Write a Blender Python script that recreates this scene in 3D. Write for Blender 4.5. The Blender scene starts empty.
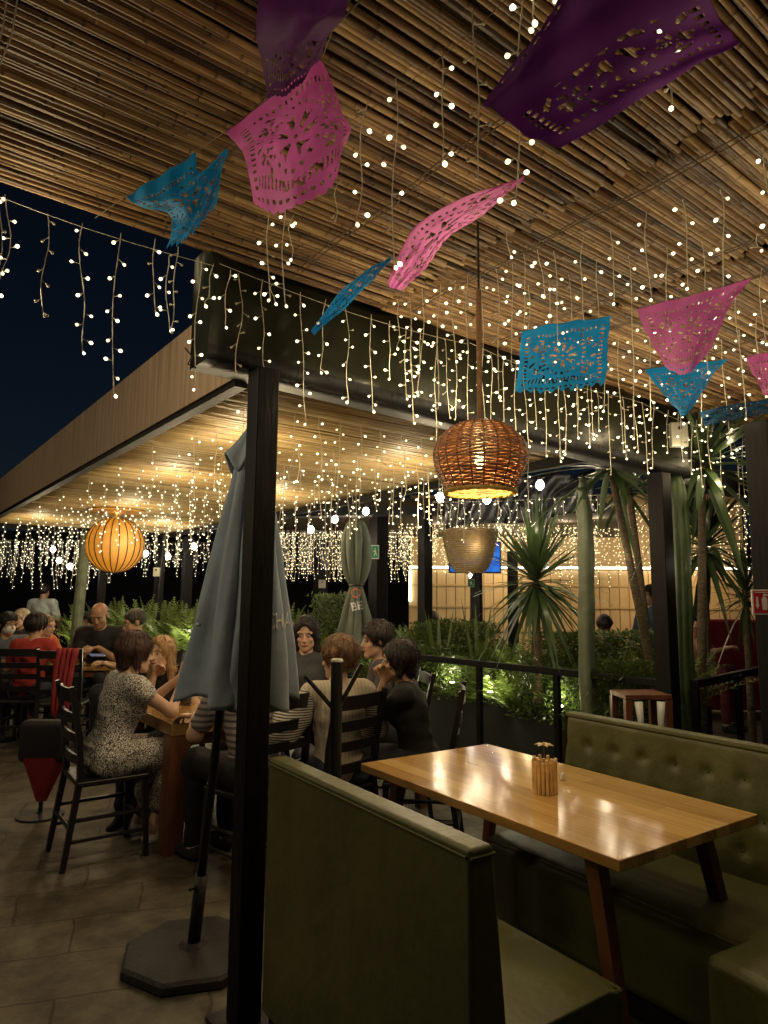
import bpy, bmesh, math, random
import numpy as np
from mathutils import Vector, Matrix, Euler
random.seed(7); rnd = random.Random(11); NR = np.random.RandomState(5)
SC = bpy.context.scene; COL = SC.collection
PI = math.pi
# ------------------------------------------------------------------ camera
FPX, PITCH, ROLL, YAW, EYE = 679.2, 0.1263, 0.0085, 0.9157, 1.5
F0 = Vector((math.cos(YAW), math.sin(YAW), 0)); R0 = Vector((math.sin(YAW), -math.cos(YAW), 0)); ZZ = Vector((0, 0, 1))
Fd = F0*math.cos(PITCH)+ZZ*math.sin(PITCH); Ud = -F0*math.sin(PITCH)+ZZ*math.cos(PITCH)
Rr = R0*math.cos(ROLL)+Ud*math.sin(ROLL); Ur = -R0*math.sin(ROLL)+Ud*math.cos(ROLL)
CAM = Vector((0, 0, EYE))
def ray(x, y): return Fd + Rr*((x-384)/FPX) + Ur*((512-y)/FPX)
def on(x, y, z): d = ray(x, y); return CAM + d*((z-EYE)/d.z)
def at(x, y, D): d = ray(x, y); return CAM + d*(D/d.dot(F0))
def onY(x, y, Y): d = ray(x, y); return CAM + d*(Y/d.y)
def onX(x, y, X): d = ray(x, y); return CAM + d*(X/d.x)
def xline(x, Y, z=2.7):
    lo, hi = -2.0, 30.0
    for _ in range(50):
        m = (lo+hi)/2; v = Vector((m, Y, z))-CAM
        px = 384+FPX*v.dot(Rr)/v.dot(Fd)
        if px < x: lo = m
        else: hi = m
    return lo
cam = bpy.data.cameras.new('camera'); camo = bpy.data.objects.new('camera', cam); COL.objects.link(camo)
camo.matrix_world = Matrix(((Rr.x, Ur.x, -Fd.x, 0), (Rr.y, Ur.y, -Fd.y, 0), (Rr.z, Ur.z, -Fd.z, EYE), (0, 0, 0, 1)))
cam.sensor_fit = 'VERTICAL'; cam.sensor_height = 36; cam.lens = FPX/1024*36; cam.clip_start = .05; cam.clip_end = 400
SC.camera = camo
# ------------------------------------------------------------------ materials
def mat(name, col, rough=.6, bump=0, bscale=30, var=0, vscale=6, spec=.5, metal=0, emit=None, es=0, sheen=0, coat=0, stretch=(1, 1, 1), transl=0):
    m = bpy.data.materials.new(name); m.use_nodes = True; n = m.node_tree; P = n.nodes['Principled BSDF']
    P.inputs['Base Color'].default_value = (*col, 1); P.inputs['Roughness'].default_value = rough
    P.inputs['Specular IOR Level'].default_value = spec; P.inputs['Metallic'].default_value = metal
    if coat: P.inputs['Coat Weight'].default_value = coat; P.inputs['Coat Roughness'].default_value = .15
    if sheen: P.inputs['Sheen Weight'].default_value = sheen
    if emit: P.inputs['Emission Color'].default_value = (*emit, 1); P.inputs['Emission Strength'].default_value = es
    tc = n.nodes.new('ShaderNodeTexCoord'); mp = n.nodes.new('ShaderNodeMapping'); mp.inputs['Scale'].default_value = stretch
    n.links.new(tc.outputs['Object'], mp.inputs['Vector'])
    if var:
        t = n.nodes.new('ShaderNodeTexNoise'); t.inputs['Scale'].default_value = vscale; t.inputs['Detail'].default_value = 5
        n.links.new(mp.outputs[0], t.inputs['Vector'])
        r = n.nodes.new('ShaderNodeValToRGB'); r.color_ramp.elements[0].position = .3; r.color_ramp.elements[1].position = .7
        r.color_ramp.elements[0].color = (*[max(0, c*(1-var)) for c in col], 1); r.color_ramp.elements[1].color = (*[min(1, c*(1+var)) for c in col], 1)
        n.links.new(t.outputs['Fac'], r.inputs[0]); n.links.new(r.outputs[0], P.inputs['Base Color'])
    if bump:
        t = n.nodes.new('ShaderNodeTexNoise'); t.inputs['Scale'].default_value = bscale; t.inputs['Detail'].default_value = 4
        n.links.new(mp.outputs[0], t.inputs['Vector'])
        b = n.nodes.new('ShaderNodeBump'); b.inputs['Strength'].default_value = bump; b.inputs['Distance'].default_value = .02
        n.links.new(t.outputs['Fac'], b.inputs['Height']); n.links.new(b.outputs[0], P.inputs['Normal'])
    if transl:
        o = n.nodes['Material Output']; tr = n.nodes.new('ShaderNodeBsdfTranslucent'); mx = n.nodes.new('ShaderNodeMixShader')
        mx.inputs[0].default_value = transl; tr.inputs['Color'].default_value = (*[min(1, c*1.3) for c in col], 1)
        n.links.new(P.outputs[0], mx.inputs[1]); n.links.new(tr.outputs[0], mx.inputs[2]); n.links.new(mx.outputs[0], o.inputs[0])
    return m
def node(m, t, **k):
    x = m.node_tree.nodes.new(t)
    for a, b in k.items(): setattr(x, a, b)
    return x
def cane_mat(name, cols, rough=.45, sc=1):
    m = mat(name, cols[0], rough); n = m.node_tree; P = n.nodes['Principled BSDF']; L = n.links.new
    at_ = node(m, 'ShaderNodeAttribute', attribute_name='tone')
    r = node(m, 'ShaderNodeValToRGB'); e = r.color_ramp.elements
    e[0].position = 0; e[0].color = (*cols[0], 1); e[1].position = 1; e[1].color = (*cols[-1], 1)
    for i, c in enumerate(cols[1:-1]): x = e.new((i+1)/(len(cols)-1)); x.color = (*c, 1)
    tc = node(m, 'ShaderNodeTexCoord'); mp = node(m, 'ShaderNodeMapping'); mp.inputs['Scale'].default_value = (9, 60, 60)
    ns = node(m, 'ShaderNodeTexNoise'); ns.inputs['Scale'].default_value = sc; ns.inputs['Detail'].default_value = 5
    L(tc.outputs['Object'], mp.inputs[0]); L(mp.outputs[0], ns.inputs[0])
    ad = node(m, 'ShaderNodeMath', operation='MULTIPLY_ADD'); ad.inputs[1].default_value = .95
    L(ns.outputs['Fac'], ad.inputs[0]); sb = node(m, 'ShaderNodeMath', operation='SUBTRACT'); sb.inputs[1].default_value = .47
    L(at_.outputs['Fac'], sb.inputs[0]); L(sb.outputs[0], ad.inputs[2]); L(ad.outputs[0], r.inputs[0]); L(r.outputs[0], P.inputs['Base Color'])
    b = node(m, 'ShaderNodeBump'); b.inputs['Strength'].default_value = .3; b.inputs['Distance'].default_value = .004
    L(ns.outputs['Fac'], b.inputs['Height']); L(b.outputs[0], P.inputs['Normal'])
    return m
M = {}
M['cane'] = cane_mat('dry_cane', [(.022, .011, .005), (.11, .056, .022), (.25, .142, .055), (.46, .30, .13)], .5)
M['mat_cane'] = cane_mat('thin_reed', [(.15, .10, .045), (.30, .21, .095), (.42, .31, .15), (.50, .39, .2)], .38)
M['black_metal'] = mat('black_metal', (.014, .015, .02), .5, .15, 60)
M['post'] = mat('post_paint', (.0055, .0052, .0065), .55, .2, 40, .3, 5, spec=.18, stretch=(1, 1, .2))
M['gutter'] = mat('dark_gutter', (.011, .013, .007), .38, .5, 3.5, .4, 4, spec=.28)
M['fascia'] = None
M['roof_dark'] = mat('roof_underside', (.05, .033, .018), .9)
M['tarp'] = mat('black_tarp', (.012, .012, .016), .35, .6, 5, stretch=(1, 1, 3))
M['dark_wood'] = mat('dark_chair_wood', (.012, .010, .012), .35, .1, 30)
M['red_wood'] = mat('red_brown_wood', (.16, .062, .028), .45, .2, 20, .4, 8, stretch=(1, 1, .15))
M['olive'] = mat('olive_vinyl', (.105, .108, .036), .45, .3, 13, .18, 4)
M['olive_trim'] = mat('olive_piping', (.085, .085, .028), .7)
M['plinth'] = mat('black_plinth', (.004, .004, .005), .8)
M['wire'] = mat('clear_wire', (.72, .68, .54), .4)
M['bulb'] = mat('led_bulb', (.9, .8, .6), .3, emit=(1, .86, .54), es=3.4)
M['bulb_b'] = mat('led_bulb_dim', (.9, .8, .6), .3, emit=(1, .84, .50), es=1.8)
M['bulb_far'] = mat('led_bulb_far', (.9, .8, .6), .3, emit=(1, .90, .66), es=2.4)
M['bulb_warm'] = mat('led_bulb_warm', (.9, .8, .6), .3, emit=(1, .80, .42), es=3)
M['bulb_off'] = mat('led_bulb_off', (.55, .48, .33), .3)
M['globe'] = mat('globe_bulb', (1, 1, 1), .3, emit=(1, .95, .85), es=30)
M['filament'] = mat('pendant_bulb', (1, 1, 1), .3, emit=(1, .82, .45), es=12)
M['umb'] = mat('umbrella_cloth', (.25, .32, .42), .8, .25, 14, .12, 9, sheen=.2)
M['umb_green'] = mat('umbrella_cloth_green', (.085, .105, .085), .8, .25, 14, .12, 9)
M['print'] = mat('umbrella_print', (.55, .56, .58), .7)
M['print_red'] = mat('umbrella_print_red', (.5, .13, .10), .7)
M['concrete'] = mat('umbrella_base_stone', (.026, .024, .026), .7, .3, 50, .3, 12)
M['white'] = mat('white_paint', (.75, .75, .72), .5)
M['steel'] = mat('steel', (.35, .35, .36), .3, metal=.8)
M['leaf'] = mat('fern_leaf', (.13, .18, .045), .5, 0, 1, .55, 3, transl=.35)
M['leaf_dark'] = mat('shrub_leaf', (.085, .125, .03), .45, 0, 1, .5, 3, transl=.3)
M['yucca'] = mat('yucca_leaf', (.05, .08, .03), .35, 0, 1, .4, 3, transl=.15)
M['bark'] = mat('yucca_bark', (.10, .075, .045), .9, .8, 40, .4, 20, stretch=(1, 1, 3))
M['cactus'] = mat('cactus_skin', (.045, .075, .028), .5, .2, 30, .35, 8)
M['pale_post'] = mat('pale_post', (.11, .13, .085), .7, .2, 20, .3, 8)
M['wicker'] = mat('brown_wicker', (.33, .135, .05), .5, .2, 80, .4, 30)
M['wicker_pale'] = mat('pale_wicker', (.5, .36, .18), .6, .2, 60, .2, 20, transl=.25)
M['veneer'] = mat('orange_veneer', (.85, .60, .26), .5, .1, 40, .15, 20, transl=.75)
M['bamboo_stick'] = mat('bamboo_stick', (.85, .58, .28), .5, .1, 60, .2, 20)
M['soil'] = mat('soil', (.03, .022, .014), .95, .6, 30, .4, 10)
M['phone'] = mat('phone_glass', (.01, .01, .012), .1, emit=(.3, .35, .5), es=.3)
M['glass'] = mat('drink_glass', (.8, .85, .85), .05); M['glass'].node_tree.nodes['Principled BSDF'].inputs['Transmission Weight'].default_value = .9
M['drink'] = mat('drink', (.55, .35, .08), .1)
M['green_drink'] = mat('green_bottle', (.05, .12, .03), .1)
M['eye_white'] = mat('eye', (.34, .31, .28), .3)
M['iris'] = mat('iris', (.02, .012, .008), .2)
M['lips'] = mat('lips', (.36, .09, .07), .4)
M['red_cloth'] = mat('red_cloth', (.28, .022, .03), .8, .4, 12)
M['black_cloth'] = mat('black_cloth', (.012, .012, .016), .8, .3, 12)
M['led'] = mat('led_strip', (1, 1, 1), .5, emit=(1, .93, .75), es=5)
M['gold'] = mat('gold', (.8, .55, .2), .3, metal=1)
# wood tabletop: boards and grain along local Y
def wood_table(name, base, dark, rough):
    m = mat(name, base, rough, coat=.35); n = m.node_tree; P = n.nodes['Principled BSDF']; L = n.links.new
    tc = node(m, 'ShaderNodeTexCoord')
    br = node(m, 'ShaderNodeTexBrick'); br.inputs['Scale'].default_value = 1; br.inputs['Brick Width'].default_value = .62; br.inputs['Row Height'].default_value = .085
    br.inputs['Mortar Size'].default_value = .0012; br.inputs['Color1'].default_value = (.25, .25, .25, 1); br.inputs['Color2'].default_value = (.85, .85, .85, 1); br.inputs['Mortar'].default_value = (.1, .1, .1, 1); br.offset = .37
    mp = node(m, 'ShaderNodeMapping'); mp.inputs['Rotation'].default_value = (0, 0, PI/2)
    L(tc.outputs['Object'], mp.inputs[0]); L(mp.outputs[0], br.inputs['Vector'])
    mp2 = node(m, 'ShaderNodeMapping'); mp2.inputs['Scale'].default_value = (38, 2.2, 10)
    ns = node(m, 'ShaderNodeTexNoise'); ns.inputs['Scale'].default_value = 1; ns.inputs['Detail'].default_value = 8; ns.inputs['Distortion'].default_value = .8
    L(tc.outputs['Object'], mp2.inputs[0]); L(mp2.outputs[0], ns.inputs[0])
    mx = node(m, 'ShaderNodeMath', operation='MULTIPLY_ADD'); mx.inputs[1].default_value = .65
    L(ns.outputs['Fac'], mx.inputs[0]); s = node(m, 'ShaderNodeMath', operation='MULTIPLY'); s.inputs[1].default_value = .62
    L(br.outputs['Color'], s.inputs[0]); L(s.outputs[0], mx.inputs[2])
    r = node(m, 'ShaderNodeValToRGB'); r.color_ramp.elements[0].position = .25; r.color_ramp.elements[1].position = .95
    r.color_ramp.elements[0].color = (*dark, 1); r.color_ramp.elements[1].color = (*base, 1)
    L(mx.outputs[0], r.inputs[0]); L(r.outputs[0], P.inputs['Base Color'])
    b = node(m, 'ShaderNodeBump'); b.inputs['Strength'].default_value = .12; b.inputs['Distance'].default_value = .003
    L(mx.outputs[0], b.inputs['Height']); L(b.outputs[0], P.inputs['Normal'])
    return m
M['table'] = wood_table('honey_tabletop', (.80, .53, .20), (.34, .17, .045), .13)
M['table2'] = wood_table('old_tabletop', (.50, .30, .11), (.22, .11, .035), .25)
# floor
def floor_mat():
    m = mat('stone_pavers', (.12, .09, .06), .62); n = m.node_tree; P = n.nodes['Principled BSDF']; L = n.links.new
    tc = node(m, 'ShaderNodeTexCoord'); mp = node(m, 'ShaderNodeMapping'); mp.inputs['Rotation'].default_value = (0, 0, .35)
    wn = node(m, 'ShaderNodeTexNoise'); wn.inputs['Scale'].default_value = 2.2; wn.inputs['Detail'].default_value = 3
    va = node(m, 'ShaderNodeVectorMath', operation='MULTIPLY_ADD'); va.inputs[1].default_value = (.13, .13, 0)
    L(tc.outputs['Object'], mp.inputs[0]); L(tc.outputs['Object'], wn.inputs[0]); L(wn.outputs['Color'], va.inputs[0]); L(mp.outputs[0], va.inputs[2])
    br = node(m, 'ShaderNodeTexBrick'); br.inputs['Scale'].default_value = 1; br.inputs['Brick Width'].default_value = .56; br.inputs['Row Height'].default_value = .34
    br.inputs['Mortar Size'].default_value = .006; br.inputs['Mortar Smooth'].default_value = .4; br.inputs['Color1'].default_value = (.105, .092, .072, 1); br.inputs['Color2'].default_value = (.085, .076, .062, 1); br.inputs['Mortar'].default_value = (.055, .04, .028, 1)
    L(va.outputs[0], br.inputs['Vector'])
    ns = node(m, 'ShaderNodeTexNoise'); ns.inputs['Scale'].default_value = 5; ns.inputs['Detail'].default_value = 9; ns.inputs['Roughness'].default_value = .65
    L(tc.outputs['Object'], ns.inputs[0])
    r = node(m, 'ShaderNodeValToRGB'); r.color_ramp.elements[0].position = .3; r.color_ramp.elements[0].color = (.35, .33, .32, 1); r.color_ramp.elements[1].position = .72; r.color_ramp.elements[1].color = (1.7, 1.6, 1.4, 1)
    L(ns.outputs['Fac'], r.inputs[0])
    mx = node(m, 'ShaderNodeMix', data_type='RGBA', blend_type='MULTIPLY'); mx.inputs[0].default_value = 1
    L(br.outputs['Color'], mx.inputs[6]); L(r.outputs[0], mx.inputs[7]); L(mx.outputs[2], P.inputs['Base Color'])
    ad = node(m, 'ShaderNodeMath', operation='MULTIPLY_ADD'); ad.inputs[1].default_value = -1.0
    L(br.outputs['Fac'], ad.inputs[0]); L(ns.outputs['Fac'], ad.inputs[2])
    b = node(m, 'ShaderNodeBump'); b.inputs['Strength'].default_value = .55; b.inputs['Distance'].default_value = .012
    L(ad.outputs[0], b.inputs['Height']); L(b.outputs[0], P.inputs['Normal'])
    r2 = node(m, 'ShaderNodeMapRange'); r2.inputs[3].default_value = .75; r2.inputs[4].default_value = .38; L(ns.outputs['Fac'], r2.inputs[0]); L(r2.outputs[0], P.inputs['Roughness'])
    return m
M['floor'] = floor_mat()
def plank_mat(name, c1, c2, w, vertical=True, rough=.6):
    m = mat(name, c1, rough); n = m.node_tree; P = n.nodes['Principled BSDF']; L = n.links.new
    tc = node(m, 'ShaderNodeTexCoord'); mp = node(m, 'ShaderNodeMapping')
    mp.inputs['Scale'].default_value = (1/w, 1/w, 1.2) if vertical else (1.2, 1.2, 1/w)
    ns = node(m, 'ShaderNodeTexNoise'); ns.inputs['Scale'].default_value = 1; ns.inputs['Detail'].default_value = 7; ns.inputs['Roughness'].default_value = .7
    L(tc.outputs['Object'], mp.inputs[0]); L(mp.outputs[0], ns.inputs[0])
    r = node(m, 'ShaderNodeValToRGB'); r.color_ramp.elements[0].position = .3; r.color_ramp.elements[1].position = .72
    r.color_ramp.elements[0].color = (*c2, 1); r.color_ramp.elements[1].color = (*c1, 1)
    L(ns.outputs['Fac'], r.inputs[0]); L(r.outputs[0], P.inputs['Base Color'])
    b = node(m, 'ShaderNodeBump'); b.inputs['Strength'].default_value = .5; b.inputs['Distance'].default_value = .008
    L(ns.outputs['Fac'], b.inputs['Height']); L(b.outputs[0], P.inputs['Normal'])
    return m
M['fascia'] = plank_mat('fascia_board', (.52, .38, .27), (.22, .15, .10), .03)
M['panel'] = plank_mat('pine_panel', (.72, .56, .33), (.58, .42, .22), .09)
def paper(name, c):
    m = mat(name, c, .6, .10, 25, .2, 10, transl=.5, spec=.25); return m
M['paper_pink'] = paper('pink_paper', (.88, .33, .70)); M['paper_blue'] = paper('blue_paper', (.05, .46, .80))
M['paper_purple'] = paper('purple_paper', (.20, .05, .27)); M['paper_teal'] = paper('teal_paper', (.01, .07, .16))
def speckle_mat():
    m = mat('speckled_dress', (.35, .33, .30), .85); n = m.node_tree; P = n.nodes['Principled BSDF']; L = n.links.new
    tc = node(m, 'ShaderNodeTexCoord'); v = node(m, 'ShaderNodeTexVoronoi', feature='DISTANCE_TO_EDGE'); v.inputs['Scale'].default_value = 80
    w = node(m, 'ShaderNodeTexNoise'); w.inputs['Scale'].default_value = 45; w.inputs['Detail'].default_value = 3
    va = node(m, 'ShaderNodeVectorMath', operation='MULTIPLY_ADD'); va.inputs[1].default_value = (.03, .03, .03)
    L(tc.outputs['Object'], w.inputs[0]); L(w.outputs['Color'], va.inputs[0]); L(tc.outputs['Object'], va.inputs[2]); L(va.outputs[0], v.inputs['Vector'])
    r = node(m, 'ShaderNodeValToRGB'); r.color_ramp.elements[0].position = .09; r.color_ramp.elements[1].position = .16
    r.color_ramp.elements[0].color = (.05, .045, .05, 1); r.color_ramp.elements[1].color = (.72, .68, .62, 1)
    L(v.outputs['Distance'], r.inputs[0]); L(r.outputs[0], P.inputs['Base Color'])
    b = node(m, 'ShaderNodeBump'); b.inputs['Strength'].default_value = .4; b.inputs['Distance'].default_value = .02
    n2 = node(m, 'ShaderNodeTexNoise'); n2.inputs['Scale'].default_value = 9; L(tc.outputs['Object'], n2.inputs[0]); L(n2.outputs['Fac'], b.inputs['Height']); L(b.outputs[0], P.inputs['Normal'])
    return m
M['dress'] = speckle_mat()
def stripe_mat(name, c1, c2, sc, axis=2):
    m = mat(name, c1, .85, .3, 10); n = m.node_tree; P = n.nodes['Principled BSDF']; L = n.links.new
    tc = node(m, 'ShaderNodeTexCoord'); w = node(m, 'ShaderNodeTexWave', wave_type='BANDS', bands_direction='XYZ'[axis]); w.inputs['Scale'].default_value = sc; w.inputs['Distortion'].default_value = .6; w.inputs['Detail'].default_value = 1
    L(tc.outputs['Object'], w.inputs[0])
    r = node(m, 'ShaderNodeValToRGB'); r.color_ramp.elements[0].position = .55; r.color_ramp.elements[1].position = .62
    r.color_ramp.elements[0].color = (*c1, 1); r.color_ramp.elements[1].color = (*c2, 1)
    L(w.outputs['Fac'], r.inputs[0]); L(r.outputs[0], P.inputs['Base Color']); return m
M['stripe_sleeve'] = stripe_mat('striped_knit', (.55, .50, .44), (.04, .04, .05), 22)
M['stripe_top'] = stripe_mat('faint_striped_top', (.5, .44, .34), (.42, .36, .28), 14, 0)
M['stripe_pink'] = stripe_mat('pink_grey_stripes', (.36, .31, .31), (.12, .10, .12), 9)
HAIR = {}
def hair_mat(c):
    k = str(c)
    if k not in HAIR: HAIR[k] = mat('hair', c, .5, .8, 60, .4, 50, stretch=(1, 1, .12))
    return HAIR[k]
SKIN = {}
def skin_mat(c):
    k = str(c)
    if k not in SKIN:
        SKIN[k] = mat('skin', c, .5, .05, 80, .1, 12); SKIN[k].node_tree.nodes['Principled BSDF'].inputs['Subsurface Weight'].default_value = .0
    return SKIN[k]
CL = {}
def cloth(c):
    k = str(c)
    if k not in CL: CL[k] = mat('cloth', c, .85, .5, 9, .12, 7)
    return CL[k]
for b in ('bulb_b', 'bulb', 'bulb_far', 'bulb_warm', 'led', 'globe', 'filament', 'phone'): M[b].cycles.emission_sampling = 'NONE'
# ------------------------------------------------------------------ object helpers
def tag(o, label=None, cat=None, group=None, kind=None):
    if label: o['label'] = label
    if cat: o['category'] = cat
    if group: o['group'] = group
    if kind: o['kind'] = kind
    return o
def thing(name, label, cat, loc=(0, 0, 0), rz=0, group=None):
    o = bpy.data.objects.new(name, None); COL.objects.link(o); o.location = loc; o.rotation_euler = (0, 0, rz); o.empty_display_size = .1
    return tag(o, label, cat, group)
class MB:
    def __init__(s): s.v = []; s.f = []; s.m = []; s.tone = []
    def add(s, vs, fs, mi=0, tone=.5):
        b = len(s.v); s.v += [tuple(v) for v in vs]; s.tone += [tone]*len(vs)
        s.f += [tuple(b+i for i in f) for f in fs]; s.m += [mi]*len(fs); return s
    def box(s, lo, hi, mi=0, mtx=None):
        x0, y0, z0 = lo; x1, y1, z1 = hi
        vs = [Vector(p) for p in ((x0, y0, z0), (x1, y0, z0), (x1, y1, z0), (x0, y1, z0), (x0, y0, z1), (x1, y0, z1), (x1, y1, z1), (x0, y1, z1))]
        if mtx: vs = [mtx @ v for v in vs]
        return s.add(vs, [(0, 3, 2, 1), (4, 5, 6, 7), (0, 1, 5, 4), (1, 2, 6, 5), (2, 3, 7, 6), (3, 0, 4, 7)], mi)
    def tube(s, pts, r, n=8, mi=0, cap=True, tone=.5, prof=None):
        pts = [Vector(p) for p in pts]; K = len(pts); rs = r if isinstance(r, (list, tuple)) else [r]*K
        vs = []; u = None
        for i, p in enumerate(pts):
            t = (pts[min(i+1, K-1)]-pts[max(i-1, 0)]).normalized()
            if u is None: u = t.orthogonal().normalized()
            u = (u - t*u.dot(t)).normalized(); w = t.cross(u)
            for k in range(n):
                a = 2*PI*k/n; q = prof[k] if prof else 1
                vs.append(p+(u*math.cos(a)+w*math.sin(a))*rs[i]*q)
        fs = [(i*n+k, i*n+(k+1) % n, (i+1)*n+(k+1) % n, (i+1)*n+k) for i in range(K-1) for k in range(n)]
        if cap: fs += [tuple(range(n-1, -1, -1)), tuple((K-1)*n+k for k in range(n))]
        if isinstance(tone, list): q0 = len(s.tone); s.add(vs, fs, mi, .5); s.tone[q0:] = [tone[i] for i in range(K) for _ in range(n)]; return s
        return s.add(vs, fs, mi, tone)
    def lathe(s, prof, n=24, c=(0, 0, 0), mi=0, cap=True):
        vs = [(c[0]+r*math.cos(2*PI*k/n), c[1]+r*math.sin(2*PI*k/n), c[2]+z) for r, z in prof for k in range(n)]
        K = len(prof); fs = [(i*n+k, i*n+(k+1) % n, (i+1)*n+(k+1) % n, (i+1)*n+k) for i in range(K-1) for k in range(n)]
        if cap: fs += [tuple(range(n-1, -1, -1)), tuple((K-1)*n+k for k in range(n))]
        return s.add(vs, fs, mi)
    def prism(s, poly, z0, z1, mi=0):
        n = len(poly); vs = [(x, y, z0) for x, y in poly]+[(x, y, z1) for x, y in poly]
        return s.add(vs, [tuple(range(n-1, -1, -1)), tuple(range(n, 2*n))]+[(i, (i+1) % n, n+(i+1) % n, n+i) for i in range(n)], mi)
    def mesh(s, name, mats, smooth=False, tone=False):
        me = bpy.data.meshes.new(name); me.from_pydata(s.v, [], s.f)
        for m in (mats if isinstance(mats, (list, tuple)) else [mats]): me.materials.append(m)
        me.polygons.foreach_set('material_index', s.m)
        if smooth: me.polygons.foreach_set('use_smooth', [True]*len(s.f))
        if tone:
            a = me.attributes.new('tone', 'FLOAT', 'POINT'); a.data.foreach_set('value', s.tone)
        me.update(); return me
    def build(s, name, mats, parent=None, smooth=False, bevel=0, tone=False, seg=2):
        me = s.mesh(name, mats, smooth, tone); o = bpy.data.objects.new(name, me); COL.objects.link(o)
        if parent: o.parent = parent
        if bevel:
            md = o.modifiers.new('bevel', 'BEVEL'); md.width = bevel; md.segments = seg; md.limit_method = 'ANGLE'; md.angle_limit = .6
            me.polygons.foreach_set('use_smooth', [True]*len(me.polygons)); me.update()
            md2 = o.modifiers.new('wn', 'WEIGHTED_NORMAL'); md2.keep_sharp = False
        return o
def link(name, me, parent=None, loc=None, rot=None):
    o = bpy.data.objects.new(name, me); COL.objects.link(o); o.parent = parent
    if loc is not None: o.location = loc
    if rot is not None: o.rotation_euler = rot
    return o
def kids(o): return [c for c in COL.objects if c.parent == o]
def dup(root, loc=None, rz=None, label=None, parent=None, tops=True):
    c = root.copy(); COL.objects.link(c); c.parent = parent
    if loc is not None: c.location = loc
    if rz is not None: c.rotation_euler = (0, 0, rz)
    if label: c['label'] = label
    for k in list(root.children): dup(k, parent=c)
    return c
def lamp(name, loc, power, col, r=.05, parent=None):
    l = bpy.data.lights.new(name, 'POINT'); l.energy = power; l.color = col; l.shadow_soft_size = r
    o = bpy.data.objects.new(name, l); COL.objects.link(o); o.location = loc
    if parent: o.parent = parent
    return o
# ------------------------------------------------------------------ world, moonlight
W = bpy.data.worlds.new('World'); SC.world = W; W.use_nodes = True; n = W.node_tree
sky = n.nodes.new('ShaderNodeTexSky'); sky.sky_type = 'NISHITA'; sky.sun_disc = False; sky.sun_elevation = math.radians(35); sky.sun_rotation = math.radians(200); sky.ozone_density = 6
bg = n.nodes['Background']; bg.inputs['Strength'].default_value = .0019
n.links.new(sky.outputs[0], bg.inputs['Color'])
sun = bpy.data.lights.new('moon', 'SUN'); sun.energy = .004; sun.angle = .01; sun.color = (.8, .85, 1)
so = bpy.data.objects.new('moon', sun); COL.objects.link(so); so.rotation_euler = (math.radians(55), 0, math.radians(200))
# ------------------------------------------------------------------ ground
b = MB(); b.add([(-40, -40, 0), (60, -40, 0), (60, 60, 0), (-40, 60, 0)], [(0, 1, 2, 3)]); tag(b.build('ground', M['floor']), kind='structure')
# near-black backdrop wall added where the far distance is dark
p0, p1 = at(-260, 600, 17), at(1100, 600, 17)
b = MB(); d = (p1-p0); d.z = 0; a = math.atan2(d.y, d.x)
b.box((0, 0, 0), (d.length, .2, 3.1)); w_ = b.build('backdrop_wall', mat('near_black_backdrop', (.008, .009, .012), .95, .4, 3))
w_.location = (p0.x, p0.y, 0); w_.rotation_euler = (0, 0, a); tag(w_, 'long near-black backdrop wall added for the dark distance behind everything', 'wall')
# ------------------------------------------------------------------ canes
def canes(mb, x0, x1, y0, y1, z, dia, step=None, nsides=7, node_gap=.24, drift=.0035, seg=.12, jit=.06):
    y = y0
    while y < y1:
        dd = dia*rnd.uniform(.8, 1.15); r = dd/2; y += r
        xs, xe = x0+rnd.uniform(-jit, jit*.4), x1+rnd.uniform(-jit*.4, jit)
        K = max(2, int((xe-xs)/seg)); ph = rnd.uniform(0, 1); sl = rnd.uniform(-drift, drift); zz = z-r*.6+rnd.uniform(-.003, .003)
        ptsx = set(); pts = []; rs = []; x = xs
        xv = [xs+(xe-xs)*i/K for i in range(K+1)]
        g = node_gap*rnd.uniform(.7, 1.3); q = xs+g*ph
        while q < xe-.02:
            xv += [q-.006, q, q+.006]; q += g
        xv.sort(); nodes_ = set()
        q = xs+g*ph
        while q < xe-.02: nodes_.add(round(q, 5)); q += g
        w1 = rnd.uniform(0, 6); tn = []; tn0 = min(1, max(0, rnd.gauss(.56, .2)))
        for x in xv:
            nd_ = round(x, 5) in nodes_; rr = r*(1.17 if nd_ else 1.0); tn.append(max(0, tn0-(.45 if nd_ else 0)+.12*math.sin(x*3+w1)))
            pts.append((x, y+sl*(x-xs)+.0022*math.sin(x*2.3+w1), zz+.0025*math.sin(x*3.1+w1*2))); rs.append(rr)
        mb.tube(pts, rs, nsides, 0, True, tn)
        y += r*rnd.uniform(.78, .92)
ZC = 2.85; YE = 2.42
pav = thing('bamboo_pergola', 'dining pergola with thick brown cane ceiling above the green booth', 'pergola', (1.3, 2.45, 0))
def local(o, root): o.parent = root; o.matrix_parent_inverse = Matrix.Translation(-Vector(root.location)); return o
b = MB(); canes(b, -2.6, 1.80, -1.3, YE-.02, ZC, .0175)
canes(b, 1.82, 2.62, -1.6, YE-.01, ZC+.004, .022); canes(b, 2.65, 4.6, -1.8, YE, ZC, .021); canes(b, 4.62, 7.6, -1.8, YE, ZC+.004, .026, seg=.3)
local(b.build('cane_ceiling', M['cane'], smooth=True, tone=True), pav)
b = MB()
for x in (-1.5, -.7, .15, .75, 1.3, 1.9, 2.5, 2.8, 3.5, 4.3, 5.2, 6):      # tie wires under the canes
    for q in range(2): b.tube([(x+q*.02+.01*math.sin(y*3), y*.3-1.6, ZC-.031+.003*math.sin(y*5+q)) for y in range(14)], .0022, 4)
local(b.build('tie_wire', mat('tie_wire', (.09, .05, .025), .6)), pav)
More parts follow.
